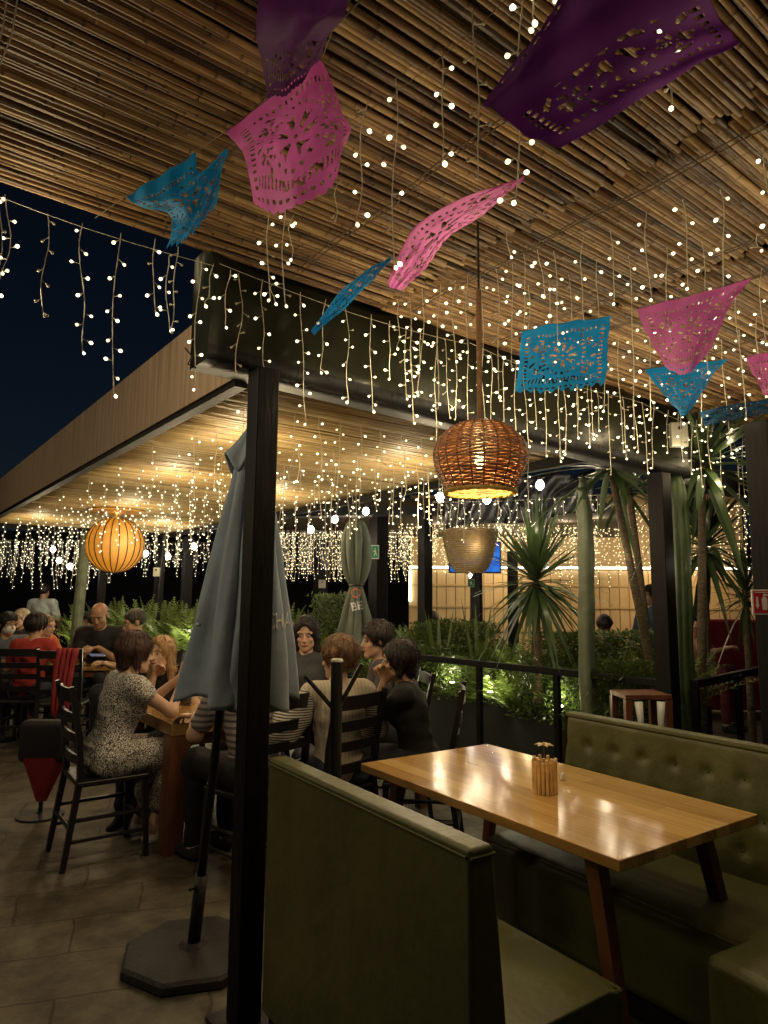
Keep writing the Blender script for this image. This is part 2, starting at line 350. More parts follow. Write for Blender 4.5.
b = MB(); b.box((-2.7, -1.9, ZC+.045), (7.7, YE+.03, ZC+.10)); local(b.build('roof_deck', M['roof_dark']), pav)
b = MB()
for x in (1.81, 2.635, 4.61): b.box((x-.02, -1.8, ZC+.012), (x+.02, YE-.03, ZC+.04))
local(b.build('cross_pole', M['roof_dark']), pav)
# gutter beam, slightly sagging and bulging
b = MB(); N = 60; prof = []
X0, X1 = .98, 4.55
for i in range(N+1):
    t = i/N; x = X0+(X1-X0)*t; zb = 2.40-.05*t; zt = 2.868; bul = .018*math.sin(x*5)+.012*math.sin(x*11+1)
    prof.append([(x, 2.44+bul, zt), (x, 2.405+bul, zt-.06), (x, 2.395+bul*1.5, (zt+zb)/2+.05), (x, 2.40+bul, zb+.14), (x, 2.393+bul*.5, zb+.11), (x, 2.385, zb+.06), (x, 2.386, zb+.045), (x, 2.39, zb), (x, 2.56, zb), (x, 2.56, zt)])
vs = [p for r in prof for p in r]; k = 10
fs = [(i*k+j, i*k+(j+1) % k, (i+1)*k+(j+1) % k, (i+1)*k+j) for i in range(N) for j in range(k)]+[tuple(range(k)), tuple(N*k+j for j in range(k-1, -1, -1))]
b.add(vs, fs); b.m = [1 if (i < N*k and (i % k) >= 5) else 0 for i in range(len(b.f))]; local(b.build('gutter', [M['gutter'], M['post']], smooth=True), pav)
b = MB(); b.box((4.56, 2.46, 2.32), (7.6, 2.56, 2.50)); local(b.build('beam', M['post']), pav)
def post(px_, ybase, root, w=.13, top=2.385, mm='post', x=None, y=None, z0=0):
    p = on(px_, ybase, 0) if x is None else Vector((x, y, 0))
    b = MB(); b.box((p.x-w/2, p.y-w/2, z0), (p.x+w/2, p.y+w/2, top)); return local(b.build('post', M[mm], bevel=.006), root)
pA = at(253.5, 700, 2.62)
b = MB(); b.box((-.047, -.047, 0), (.047, .047, 2.398)); o = b.build('post', M['post'], bevel=.006); o.location = (pA.x, pA.y, 0); o = local(o, pav)
b = MB(); b.box((-.1, -.1, 0), (.1, .1, .012)); o = b.build('base_plate', M['black_metal']); o.location = (pA.x, pA.y, 0); local(o, pav)
pB = at(664, 600, 4.45)
post(0, 0, pav, .11, 2.34, x=pB.x, y=pB.y)
pC = at(771, 600, 3.55)
post(0, 0, pav, .12, 2.45, x=pC.x, y=pC.y)
# ------------------------------------------------------------------ second canopy
can = thing('reed_canopy', 'long low canopy with woven reed ceiling and brown fascia board', 'canopy', (1.3, 6, 0))
XF, XR, YN, YF, ZL = 1.2, 3.62, 2.58, 10.1, 2.40
b = MB(); y = YN
canes(b, XF+.05, XR, YN, YF, ZL+.05, .013, nsides=5, node_gap=.9, drift=.012, seg=.22, jit=.0)
local(b.build('reed_ceiling', M['mat_cane'], smooth=True, tone=True), can)
b = MB(); b.box((XF-.02, YN, ZL+.065), (XR+.05, YF, ZL+.11)); local(b.build('roof_deck', M['roof_dark']), can)
b = MB(); b.box((XF-.03, 2.50, ZL+.005), (XF+.0, YF+.3, ZL+.40)); local(b.build('fascia', M['fascia']), can)
b = MB(); b.box((XF-.015, YN+.0, ZL-.02), (XF+.04, YF+.3, ZL+.003)); b.box((XR+.0, YN, ZL-.02), (XR+.05, YF, ZL+.06)); b.box((XF+.05, YF, ZL-.02), (XR+.05, YF+.05, ZL+.06)); local(b.build('edge_beam', M['post']), can)
for X in (2.4,):
    for y in np.arange(3.4, 9.9, 1.15): pass
# rear posts of the canopy
for (x, y, D, w) in ((101, 600, 10.2, .10), (158, 600, 10.5, .12), (186, 600, 10.1, .13), (320, 600, 10.4, .16)):
    p = at(x, y, D); post(0, 0, can, w, 2.38, x=p.x, y=p.y)
# dark neighbour canopy on the right, behind
p = at(378, 560, 9.0); nb = thing('dark_canopy', 'dark flat canopy with black posts behind the closed green parasol', 'canopy', (p.x, p.y, 0))
q = [at(286, 545, 8.6), at(600, 545, 7.8), at(640, 545, 13), at(250, 545, 14)]
b = MB(); b.prism([(v.x, v.y) for v in q], 2.62, 2.72); local(b.build('ceiling_sheet', M['roof_dark']), nb)
b = MB(); b.tube([(q[0].x, q[0].y, 2.56), (q[1].x, q[1].y, 2.56)], .07, 4); b.tube([(q[0].x, q[0].y, 2.56), (q[3].x, q[3].y, 2.56)], .06, 4)
local(b.build('edge_beam', M['black_metal']), nb)
for x, D in ((378, 8.7), (425, 8.2)):
    p = at(x, 600, D); post(0, 0, nb, .18 if x < 400 else .13, 2.6, x=p.x, y=p.y)
# wrinkled tarp valance
t0, t1 = at(446, 530, 7.0), at(596, 530, 6.4)
b = MB(); NX, NZ = 50, 12; vs = []
for i in range(NX+1):
    for j in range(NZ+1):
        u, v = i/NX, j/NZ; q = t0.lerp(t1, u); zt = 2.72; zb = 2.22+.10*u+.02*math.sin(u*9)
        fold = .05*math.sin(u*26+v*5+2*math.sin(v*3))+.03*math.sin(u*61+v*9)
        vs.append((q.x-F0.x*fold, q.y-F0.y*fold, zt+(zb-zt)*v+.02*math.sin(u*20)*(1-v)))
b.add(vs, [(i*(NZ+1)+j, (i+1)*(NZ+1)+j, (i+1)*(NZ+1)+j+1, i*(NZ+1)+j+1) for i in range(NX) for j in range(NZ)])
o = b.build('tarp_valance', M['tarp'], smooth=True); md = o.modifiers.new('s', 'SOLIDIFY'); md.thickness = .004
tag(o, 'wrinkled black tarpaulin valance hanging behind the wicker pendant', 'tarp')
# ------------------------------------------------------------------ pine panel wall with LED line
def wall_between(pa, pb, z0, z1, th=.08):
    d = pb-pa; d.z = 0; return d.length, math.atan2(d.y, d.x)
pa, pb = at(409, 600, 12), at(760, 600, 11.5); Lw, aw = wall_between(pa, pb, 0, 2)
pw = thing('pine_panel_wall', 'warm lit pine board wall edged with a white light strip', 'wall', (pa.x, pa.y, 0), aw)
b = MB(); nb_ = int(Lw/.16)
for i in range(nb_): b.box((i*Lw/nb_, rnd.uniform(0, .012), 0), ((i+1)*Lw/nb_-.012, .06, 2.0))
b.build('boards', M['panel'], pw)
b = MB()
for z in (.45, .95, 1.35, 1.72): b.box((0, -.02, z), (Lw, -.002, z+.03))
b.build('batten', mat('batten', (.55, .40, .2), .6), pw)
b = MB(); b.box((0, -.05, 2.03), (Lw, -.02, 2.065)); b.box((0, -.05, 1.45), (.04, -.02, 2.0)); b.build('light_strip', M['led'], pw)
b = MB(); b.box((0, .5, 2.0), (Lw, .58, 3.4)); b.build('upper_boards', M['panel'], pw)
lw = lamp('strip_light', (Lw*.3, -.7, 2.2), 32, (1, .74, .40), .4, pw); lamp('strip_light', (Lw*.75, -.7, 2.0), 30, (1, .68, .33), .4, pw)
lamp('strip_light', (Lw*.1, -.5, 2.6), 14, (1, .75, .4), .4, pw)
# ------------------------------------------------------------------ icicle strings
def bulb_mesh(r, mm):
    b = MB(); b.lathe([(.0006, 0), (r*.45, .004), (r*.45, r*1.6)], 6, mi=1, cap=True)
    b.lathe([(r*.5, r*1.5), (r, r*2.3), (r*1.02, r*2.9), (r*.6, r*3.5), (r*.1, r*3.7)], 7, mi=0); return b.mesh('bulb', [M[mm], M['wire']], True)
BULB = [bulb_mesh(.0060, 'bulb'), bulb_mesh(.0048, 'bulb'), bulb_mesh(.0053, 'bulb_b')]
BOFF = bulb_mesh(.0045, 'bulb_off')
def ico(mb, c, r, mi=0):
    t = [(0, 0, 1), (1, 0, 0), (0, 1, 0), (-1, 0, 0), (0, -1, 0), (0, 0, -1)]
    mb.add([(c[0]+r*a, c[1]+r*b_, c[2]+r*c_*1.25) for a, b_, c_ in t], [(0, 1, 2), (0, 2, 3), (0, 3, 4), (0, 4, 1), (5, 2, 1), (5, 3, 2), (5, 4, 3), (5, 1, 4)], mi)
def drop(parent, loc, length, detail=True, off=False, r=.0013, gap=.048, br=.006, mi='bulb', curl=None):
    if gap == .048: gap = .056
    """one hanging strand; bulbs are sub-parts when near"""
    a0 = rnd.uniform(0, 6); wob = rnd.uniform(.004, .014); pts = []; n_ = max(5, int(length/.03))
    sway = rnd.uniform(-.02, .02); curl = rnd.uniform(-.03, .03) if curl is None else curl
    for i in range(n_+1):
        t = i/n_; pts.append(Vector((wob*math.sin(t*7+a0)+sway*t+curl*t**4, wob*math.cos(t*5+a0)+.5*curl*t**4, -length*t)))
    b = MB(); b.tube(pts, r, 4, 1, False)
    if detail: b.tube([p+Vector((.0018*math.sin(i*2.2), .0018*math.cos(i*2.2), 0)) for i, p in enumerate(pts)], r*.8, 3, 1, False)
    z = rnd.uniform(.02, .05); bl = []
    side = rnd.choice([-1, 1])
    while z < length*.995:
        t = min(.999, z/length)*n_; i = int(t); p = pts[i].lerp(pts[min(i+1, n_)], t-i); side = -side
        ang = rnd.uniform(-.6, .6)+(0 if side > 0 else PI)-.65; dirv = Vector((math.cos(ang)*1, math.sin(ang), rnd.uniform(-.9, .25))).normalized()
        tw = rnd.uniform(.004, .017); e = p+dirv*tw; bl.append((e, dirv)); b.tube([p, e], r*.8, 3, 1, False)
        z += gap*rnd.uniform(.6, 1.45)
    bl.append((pts[-1], Vector((.5*side, 0, -1)).normalized()))
    if detail:
        o = b.build('drop', [M['bulb'], M['wire']], parent); o.location = loc
        for e, dv in bl:
            isoff = off or rnd.random() < .1
            q = link('bulb', BOFF if isoff else rnd.choice(BULB), o, e, dv.to_track_quat('Z', 'Y').to_euler())
    else:
        for e, dv in bl: ico(b, e+dv*.006, br, 0)
        o = b.build('drop', [M['bulb_off'] if off else M[mi], M['wire']], parent); o.location = loc
    return o
_far = {}
def far_drop(parent, loc, length, mi, br, gap=.075):
    br *= .72
    k = (mi, br, round(length*8), rnd.randrange(3))
    if k not in _far:
        o = drop(parent, loc, length, False, False, .0015, gap, br, mi); _far[k] = o.data; return o
    return link('drop', _far[k], parent, loc, (0, 0, rnd.uniform(0, 6)))
DWIRE = mat('brown_wire', (.10, .065, .03), .7)
def string(label, p0, p1, group, sag=.03, r=.0016):
    p0, p1 = Vector(p0), Vector(p1); t = thing('icicle_light_string', label, 'string lights', p0, 0, group)
    b = MB(); pts = []; K = max(6, int((p1-p0).length/.15))
    for i in range(K+1):
        u = i/K; pts.append((p1-p0)*u+Vector((0, 0, -sag*abs(math.sin(u*PI*max(1, round((p1-p0).length/1.6)))))))
    b.tube(pts, r*.55, 4); b.build('cable', M['wire'] if (group != G1 or abs(p0.y-p1.y) < .05) else DWIRE, t); return t
G1 = 'icicle light strings under the cane ceiling'
def px_drops(t, lst, z=2.8, fixed=None):
    """strands hung on a cable; each given by where the eye sees it"""
    for x, y0, y1, *rest in lst:
        if fixed is None: p = on(x, y0, z)
        else: X = xline(x, fixed, z); p = Vector((X, fixed, z))
        D = (p-CAM).dot(F0)
        zb = at(x, y1, D).z; L_ = max(.06, p.z-zb-.02)
        if fixed is not None:
            zt = at(x, y0, D).z; p.z = min(z, zt); L_ = max(.06, p.z-zb)
        drop(t, p-t.location, L_, True, bool(rest and rest[0]))
t = string('icicle lights on the left, hanging against the dark night sky', (-.1, 2.36, 2.80), (.98, 2.36, 2.76), G1, .03)
px_drops(t, [(2, 190, 352), (9, 195, 300), (50, 213, 312, 1), (84, 225, 348), (120, 233, 390), (155, 236, 308), (176, 240, 330, 1), (168, 255, 325)], 2.79, 2.36)
t = string('icicle lights along the roof edge in front of the dark glossy gutter', (.99, 2.33, 2.76), (2.3, 2.33, 2.76), G1, .03)
px_drops(t, [(200, 240, 386), (212, 240, 305), (229, 233, 324), (242, 220, 372, 1), (264, 225, 365), (272, 215, 292), (302, 285, 420), (325, 296, 371), (348, 303, 399), (370, 300, 407), (391, 300, 377), (405, 305, 395), (412, 310, 420)], 2.75, 2.33)
t = string('icicle lights in the right half of the roof edge, ahead of the posts', (2.3, 2.31, 2.76), (5.2, 2.31, 2.72), G1, .04)
for x in range(424, 745, 11):
    x += rnd.uniform(-3, 3); X = xline(x, 2.31, 2.72); drop(t, Vector((X, 2.31, 2.74))-t.location, rnd.uniform(.22, .55), True, rnd.random() < .06)
t = string('icicle lights nearest the viewer, left of the hanging purple sheet', on(340, 128, 2.8), on(560, -50, 2.8), G1)
px_drops(t, [(365, 103, 232), (397, 76, 268), (440, 50, 165), (476, 10, 188, 1), (521, -30, 216), (536, -25, 20)])
t = string('icicle lights crossing in front of the dark purple paper sheet', on(560, -30, 2.8), on(770, -120, 2.8), G1)
px_drops(t, [(569, -25, 60), (577, -20, 40), (664, -40, 120), (672, -30, 60, 1)])
t = string('short icicle strands around the bottom of the large pink paper flag', on(255, 250, 2.8), on(350, 165, 2.8), G1)
px_drops(t, [(268, 215, 300), (284, 208, 305), (338, 182, 222, 1), (290, 215, 260)], 2.8)
t = string('icicle lights in a long row above the blue and pink flags at right', on(500, 262, 2.8), on(790, 130, 2.8), G1)
px_drops(t, [(505, 232, 248), (523, 252, 330), (540, 250, 300), (555, 250, 345), (583, 238, 322), (611, 230, 305), (645, 214, 305), (683, 198, 290), (719, 188, 292), (765, 148, 256), (757, 235, 255)])
t = string('icicle lights between the rear pink flag and the ceiling, row further back', on(520, 290, 2.8), on(790, 195, 2.8), G1)
px_drops(t, [(530, 285, 350), (548, 280, 380), (570, 274, 372), (598, 262, 352), (628, 255, 380), (664, 248, 330), (700, 240, 370), (735, 290, 372), (712, 318, 352), (760, 270, 345)])
t = string('icicle lights behind the slanted pink flag, left of the wicker pendant', on(390, 300, 2.8), on(520, 245, 2.8), G1)
px_drops(t, [(398, 296, 352), (410, 292, 396), (424, 288, 375), (438, 284, 410), (452, 280, 360), (466, 276, 352), (484, 280, 385), (497, 268, 398), (512, 264, 370)])
t = string('icicle lights in the farthest right row before the tall yuccas', on(560, 345, 2.8), on(790, 285, 2.8), G1)
px_drops(t, [(575, 345, 420), (590, 342, 440), (604, 340, 415), (618, 336, 455), (632, 332, 440), (648, 330, 420), (662, 326, 400), (676, 322, 450), (700, 345, 430), (722, 340, 455), (740, 330, 420), (757, 318, 400)])
# under the reed canopy
ORD = ['first', 'second', 'third', 'fourth', 'fifth', 'sixth', 'seventh', 'eighth', 'ninth']
for i, Y in enumerate([2.95, 3.55, 4.2, 4.9, 5.7, 6.6, 7.6, 8.7, 9.7]):
    t = string('icicle lights under the reed canopy, %s row from the near end' % ORD[i], (XF+.12, Y, ZL+.035), (XR-.1, Y, ZL+.035), 'icicle light strings under the reed canopy', .0)
    x = XF+.2
    while x < XR-.12:
        det = i < 2
        drop(t, Vector((x, Y, ZL+.03))-t.location, rnd.uniform(.22, .48)*(1 if i < 5 else 1.15), det, False, .0011 if det else .0012, .05, .0046+.0004*i, 'bulb' if i < 3 else 'bulb_far'); x += rnd.uniform(.10, .17)
# far curtains
def curtain(label, a, bq, z, n_, lmin, lmax, mi, br, group):
    a = Vector(a); bq = Vector(bq); t = string(label, (a.x, a.y, z), (bq.x, bq.y, z), group, .02)
    for i in range(n_):
        q = a.lerp(bq, (i+rnd.uniform(-.3, .3))/n_); far_drop(t, Vector((q.x, q.y, z))-t.location+Vector((rnd.uniform(-.05, .05), rnd.uniform(-.05, .05), 0)), rnd.uniform(lmin, lmax), mi, br)
G2 = 'dense curtains of fairy lights far behind'
curtain('dense white fairy light curtain at the far left above the diners', at(-30, 550, 10.6), at(112, 550, 10.6), 2.36, 75, .3, .78, 'bulb_far', .0088, G2)
curtain('white fairy light curtain behind the glowing ball lamp', at(100, 550, 10.9), at(235, 550, 10.7), 2.36, 60, .2, .55, 'bulb_far', .0088, G2)
curtain('fairy light curtain between big parasol and small closed parasol', at(272, 535, 9.6), at(408, 535, 9.3), 2.44, 95, .35, .7, 'bulb_far', .0085, G2)
curtain('second fairy light curtain behind the small closed parasol', at(280, 535, 10.8), at(412, 535, 10.8), 2.52, 90, .4, .8, 'bulb_warm', .009, G2)
curtain('amber fairy light curtain hanging before the pine wall', at(405, 520, 10.8), at(560, 520, 10.5), 2.84, 98, .45, .95, 'bulb_warm', .010, G2)
curtain('amber fairy light curtain seen through the yucca leaves', at(560, 520, 10.6), at(770, 510, 10.3), 3.0, 98, .5, 1.3, 'bulb_warm', .0105, G2)
curtain('second amber curtain of lights in front of the pine wall', at(400, 520, 10.2), at(600, 520, 10.2), 2.76, 95, .3, .8, 'bulb_warm', .010, G2)
curtain('loose fairy lights dangling along the dark tarpaulin edge', at(432, 500, 6.6), at(610, 500, 6.0), 2.44, 16, .2, .5, 'bulb', .0075, G2)
# globe bulbs on a slack festoon cable
def festoon(label, pts, cable=True):
    P = [at(*p) for p in pts]; t = thing('festoon_lights', label, 'festoon lights', P[0], 0, 'festoons of white globe bulbs')
    b = MB(); path = []
    for i in range(len(P)-1):
        for k in range(8):
            u = k/8; q = P[i].lerp(P[i+1], u)+Vector((0, 0, .05-.12*math.sin(u*PI))); path.append(q-P[0])
    path.append(P[-1]-P[0]+Vector((0, 0, .05))); b.tube(path, .004, 5); b.build('cable', M['black_metal'], t)
    for p in P:
        b = MB(); b.lathe([(.008, .09), (.02, .085), (.02, .05)], 10); s = b.build('socket', M['black_metal'], t); s.location = p-P[0]
        b = MB(); b.lathe([(.018, .05), (.032, .03), (.038, .005), (.03, -.02), (.012, -.035), (.001, -.038)], 12); g = b.build('globe', M['globe'], s, smooth=True)
    return t
festoon('slack cable of white globe bulbs behind the ball lamp', [(53, 550, 10.3), (59, 561, 10), (70, 567, 9.7), (146, 554, 10), (168, 557, 9.8), (194, 547, 9.2)])
festoon('white globe bulbs beside the top of the closed green parasol', [(311, 530, 8.3), (335, 520, 7.9), (366, 512, 7.6)])
festoon('white globe bulbs under the edge of the black tarpaulin', [(440, 498, 6.3), (487, 500, 6.2), (540, 486, 6.1)])
# ------------------------------------------------------------------ paper flags
def flower(u, v, cu, cv, R_, k):
    x, y = (u-cu)/R_, (v-cv)/R_; r = math.hypot(x, y); a = math.atan2(y, x)
    if r > 1 or r < .22: return r < .1
    return math.cos(a*k) > .25 and .35 < r < .95-.15*math.cos(a*k*2)
def holes(u, v, st):
    if st == 3 and v < .62: return False
    if st == 2 and v > .5 and v < .92: return False
    if v < .10 or u < .04 or u > .96: return False
    if v > .90: return math.hypot(((u*16) % 1)-.5, (v-.93)*22) < .28
    if u < .13 or u > .87: return abs(((v*18) % 1)-.5) < .22 and abs(u-(.085 if u < .5 else .915)) < .022
    if v < .2: return abs(((u*22) % 1)-.5) < .2 and abs(v-.155) < .022
    if flower(u, v, .5, .5, .17, 8 if st == 1 else 6): return True
    for cu, cv in ((.24, .34), (.76, .34), (.24, .68), (.76, .68)):
        if flower(u, v, cu, cv, .075, 5): return True
    r = math.hypot(u-.5, v-.5); a = math.atan2(v-.5, u-.5)
    if .215 < r < .25 and math.cos(a*24) > .45: return True
    if .32 < r < .385 and math.cos(a*18+r*30) > .7: return True
    if v > .80 and abs(((u*26+v*6) % 1)-.5) < .2 and v < .87: return True
    return False
def cr(p0, p1, p2, p3, t): return .5*((2*p1)+(p2-p0)*t+(2*p0-5*p1+4*p2-p3)*t*t+(3*p1-p0-3*p2+p3)*t**3)
def spline(P, u):
    n_ = len(P)-1; x = u*n_; i = min(n_-1, int(x)); t = x-i
    g = lambda k: P[k] if 0 <= k <= n_ else (2*P[0]-P[1] if k < 0 else 2*P[n_]-P[n_-1])
    return cr(g(i-1), g(i), g(i+1), g(i+2), t)
def flag(label, mm, rows, st=0, nu=150, nv=160, ripple=.004, group='paper cut flags hung under the ceiling', zig=False):
    G = [[at(*p) for p in r] for r in rows]; b = MB(); vs = []; o0 = G[0][0]
    for j in range(nv+1):
        v = j/nv
        for i in range(nu+1):
            u = i/nu; p = spline([spline(r, u) for r in G], v)
            if v > .93: pass
            p = p+F0*(ripple*math.sin(u*17+v*9)+ripple*.7*math.sin(v*23-u*6))
            vs.append(p-o0)
    fs = []
    for j in range(nv):
        for i in range(nu):
            u, v = (i+.5)/nu, (j+.5)/nv
            if zig:
                if v > .95 and abs(((u*9) % 1)-.5)*2 > 1-(v-.93)/.07: continue
            elif v > .965-.0 and math.hypot((((u*13) % 1)-.5)*1.0, (v-.965)*18) > .52: continue
            if holes(u, v, st): continue
            a = j*(nu+1)+i; fs.append((a, a+1, a+nu+2, a+nu+1))
    b.add(vs, fs); o = b.build('paper_flag', M[mm], smooth=True); o.location = o0
    md = o.modifiers.new('s', 'SOLIDIFY'); md.thickness = .0006; return tag(o, label, 'paper flag', group)
flag('large pink cut paper flag drooping in folds below the purple one', 'paper_pink', [
 [(226, 132, 1.62), (262, 105, 1.58), (300, 74, 1.50), (320, 60, 1.46), (331, 80, 1.44)],
 [(240, 148, 1.62), (272, 128, 1.52), (300, 112, 1.42), (326, 98, 1.40), (342, 112, 1.45)],
 [(247, 165, 1.60), (268, 155, 1.50), (292, 160, 1.38), (330, 128, 1.40), (351, 130, 1.46)],
 [(254, 205, 1.60), (272, 214, 1.54), (302, 205, 1.44), (334, 185, 1.42), (341, 150, 1.46)]])
flag('crumpled purple cut paper flag at the top, above the pink one', 'paper_purple', [
 [(262, -30, 1.15), (300, -40, 1.10), (350, -20, 1.08)],
 [(256, 30, 1.22), (300, 20, 1.12), (345, 12, 1.10)],
 [(262, 62, 1.30), (292, 55, 1.22), (330, 34, 1.18)],
 [(268, 100, 1.40), (294, 90, 1.36), (318, 62, 1.34)]], st=3)
flag('twisted blue cut paper flag at left against the night sky', 'paper_blue', [
 [(126, 197, 1.95), (160, 176, 1.90), (196, 152, 1.86)],
 [(140, 206, 1.95), (170, 196, 1.86), (200, 172, 1.84)],
 [(168, 214, 1.93), (188, 200, 1.82), (227, 149, 1.80)],
 [(172, 228, 1.92), (195, 218, 1.84), (222, 172, 1.80)],
 [(165, 250, 1.92), (186, 240, 1.86), (215, 212, 1.84)]], zig=True)
flag('narrow slanted pink flag seen almost edge on in the middle', 'paper_pink', [
 [(524, 176, 1.62), (470, 196, 1.72), (425, 218, 1.85), (404, 244, 1.95), (387, 284, 2.02)],
 [(524, 178, 1.62), (478, 206, 1.74), (440, 232, 1.87), (415, 258, 1.97), (392, 288, 2.03)],
 [(523, 180, 1.62), (486, 212, 1.76), (448, 238, 1.88), (424, 270, 1.98), (402, 291, 2.04)]], nv=40)
flag('thin slanted blue flag seen edge on beside the slanted pink one', 'paper_blue', [
 [(392, 256, 2.05), (365, 272, 2.1), (338, 294, 2.15), (311, 331, 2.2)],
 [(391, 260, 2.05), (370, 282, 2.1), (345, 308, 2.16), (314, 335, 2.2)]], nv=30)
flag('big dark purple cut paper sheet seen from below at upper right', 'paper_purple', [
 [(742, 42, 1.12), (690, 70, 1.14), (630, 106, 1.18), (560, 149, 1.22)],
 [(722, 20, 1.10), (660, 48, 1.12), (590, 88, 1.17), (528, 135, 1.22)],
 [(690, -20, 1.04), (620, 0, 1.08), (550, 60, 1.14), (496, 112, 1.20)],
 [(640, -90, 1.0), (590, -60, 1.02), (545, 20, 1.10), (482, 104, 1.18)]], st=2)
flag('square blue cut paper flag with zigzag hem right of the pendant', 'paper_blue', [
 [(522, 331, 2.55), (566, 322, 2.50), (610, 316, 2.45)],
 [(519, 362, 2.56), (563, 355, 2.46), (608, 350, 2.45)],
 [(515, 394, 2.57), (562, 392, 2.50), (605, 386, 2.46)]], 1, zig=True, ripple=.008)
flag('bright pink cut paper flag pointing down at right under the ceiling', 'paper_pink', [
 [(637, 309, 2.15), (690, 296, 2.08), (752, 278, 2.0)],
 [(650, 340, 2.16), (690, 330, 2.05), (730, 306, 2.03)],
 [(670, 371, 2.17), (688, 374, 2.08), (710, 350, 2.05)]], 1)
flag('triangular blue flag hanging just behind the right pink flag', 'paper_blue', [
 [(645, 369, 2.75), (690, 364, 2.7), (728, 359, 2.65)],
 [(660, 390, 2.75), (688, 390, 2.68), (712, 376, 2.66)],
 [(676, 408, 2.75), (684, 416, 2.7), (695, 404, 2.68)]])
flag('pink flag cut off by the right border', 'paper_pink', [
 [(746, 357, 2.3), (790, 348, 2.2)], [(756, 380, 2.3), (790, 378, 2.2)], [(766, 396, 2.3), (800, 400, 2.2)]])
flag('dim dark teal flag in shadow at far right', 'paper_teal', [
 [(700, 412, 3.3), (735, 404, 3.2), (775, 398, 3.1)], [(705, 426, 3.3), (738, 419, 3.2), (772, 412, 3.1)]], nv=40)
def cord(label, pts, r=.0011):
    P = [at(*p) for p in pts]; b = MB(); b.tube([p-P[0] for p in P], r, 4); o = b.build('bunting_cord', mat('cord', (.22, .17, .1), .8)); o.location = P[0]; tag(o, label, 'cord', 'cords that carry the paper flags')
cord('thin cord carrying the left blue, pink and purple flags', [(95, 218, 2.1), (126, 196, 1.95), (196, 152, 1.86), (226, 131, 1.62), (322, 58, 1.46), (352, -20, 1.08)])
cord('thin cord carrying the slanted pink and thin blue flags', [(200, 246, 2.3), (252, 192, 2.25), (311, 330, 2.2)][:2]+[(300, 165, 2.2)])
cord('thin cord carrying the square blue and bright pink flags', [(470, 340, 2.6), (522, 331, 2.55), (610, 316, 2.45), (637, 309, 2.15), (752, 278, 2.0), (790, 268, 1.9)])
cord('thin cord carrying the triangular blue flag at right', [(560, 380, 2.85), (645, 369, 2.75), (728, 359, 2.65), (746, 357, 2.3), (800, 346, 2.2)])
# ------------------------------------------------------------------ pendant lamp
RIM = mat('lamplit_yellow_rim', (.85, .66, .25), .6, .3, 90, .2, 30, transl=.5)  # bright yellow puts the lamplight on the inner wicker into the colour
pl = on(478, 226, ZC-.03); Dp = (pl-CAM).dot(F0); zt = at(480, 426, Dp).z; zb = at(480, 491, Dp).z; H = zt-zb; RW = 47.5*Dp/FPX
pd = thing('wicker_pendant', 'brown woven wicker pendant lamp glowing yellow underneath', 'pendant lamp', (pl.x, pl.y, zb))
def pr(t):   # radius along height 0 bottom..1 top
    P = [(0, .72), (.15, .82), (.35, .95), (.55, 1.0), (.75, .92), (.9, .73), (1, .52)]
    for (a, ra), (c, rc) in zip(P, P[1:]):
        if t <= c: u = (t-a)/(c-a); u = u*u*(3-2*u)*.35+u*.65; return RW*(ra+(rc-ra)*u)
    return RW*P[-1][1]
b = MB(); NRB = 22
for j in range(64):                                   # woven strands
    t = (j+.5)/64; rr = pr(t); pts = []
    for k in range(132):
        a = 2*PI*k/132; w_ = .0032*math.cos(a*NRB/2+PI*j)
        pts.append(((rr+w_)*math.cos(a), (rr+w_)*math.sin(a), t*H+.0012*math.sin(a*7+j*2)))
    pts.append(pts[0]); b.tube(pts, .0019+.0010*rnd.random(), 4, 0, False)
b.build('weave', M['wicker'], pd)
b = MB()
for k in range(NRB):
    a = 2*PI*k/NRB; b.tube([((pr(t/12)+.001)*math.cos(a), (pr(t/12)+.001)*math.sin(a), H*t/12) for t in range(13)], .0034, 5)
b.build('rib', mat('dark_cane_rib', (.06, .022, .01), .5), pd)
b = MB()
for q in range(5):
    rr = pr(0)+.002-.006*(q//3); b.tube([((rr+.003*math.cos(a*2*PI/96*12+q*2.1))*math.cos(a*2*PI/96), (rr+.003*math.cos(a*2*PI/96*12+q*2.1))*math.sin(a*2*PI/96), -.004+.004*math.sin(a*2*PI/96*12+q*2.1)) for a in range(97)], .0045, 5, 0, False)
b.build('rim', RIM, pd)
b = MB(); b.lathe([(.001, H+.004), (pr(1), H+.002), (pr(1)*.98, H-.004), (.001, H-.004)], 24, cap=False); b.build('top_ring', M['wicker'], pd)
b = MB(); zl = ZC-.02-zb; b.tube([(0, 0, H), (0, 0, zl-.25)], .0095, 8); b.build('rope', mat('jute_rope', (.26, .14, .07), .9, .8, 120), pd)
b = MB(); b.tube([(0, 0, zl-.25), (0, 0, zl)], .0042, 6); b.build('cord', M['black_metal'], pd)
b = MB(); b.lathe([(.014, H-.01), (.018, H-.05), (.018, H-.09)], 12); s = b.build('bulb_socket', M['black_metal'], pd)
b = MB(); b.lathe([(.012, H-.09), (.018, H-.115), (.018, H-.13), (.012, H-.145), (.002, H-.152)], 16); b.build('light_bulb', M['filament'], s, smooth=True)
lamp('pendant_light', (0, 0, H-.165), 6.5, (1, .70, .26), .03, pd)
RIBM = mat('dark_slat', (.05, .02, .008), .6)
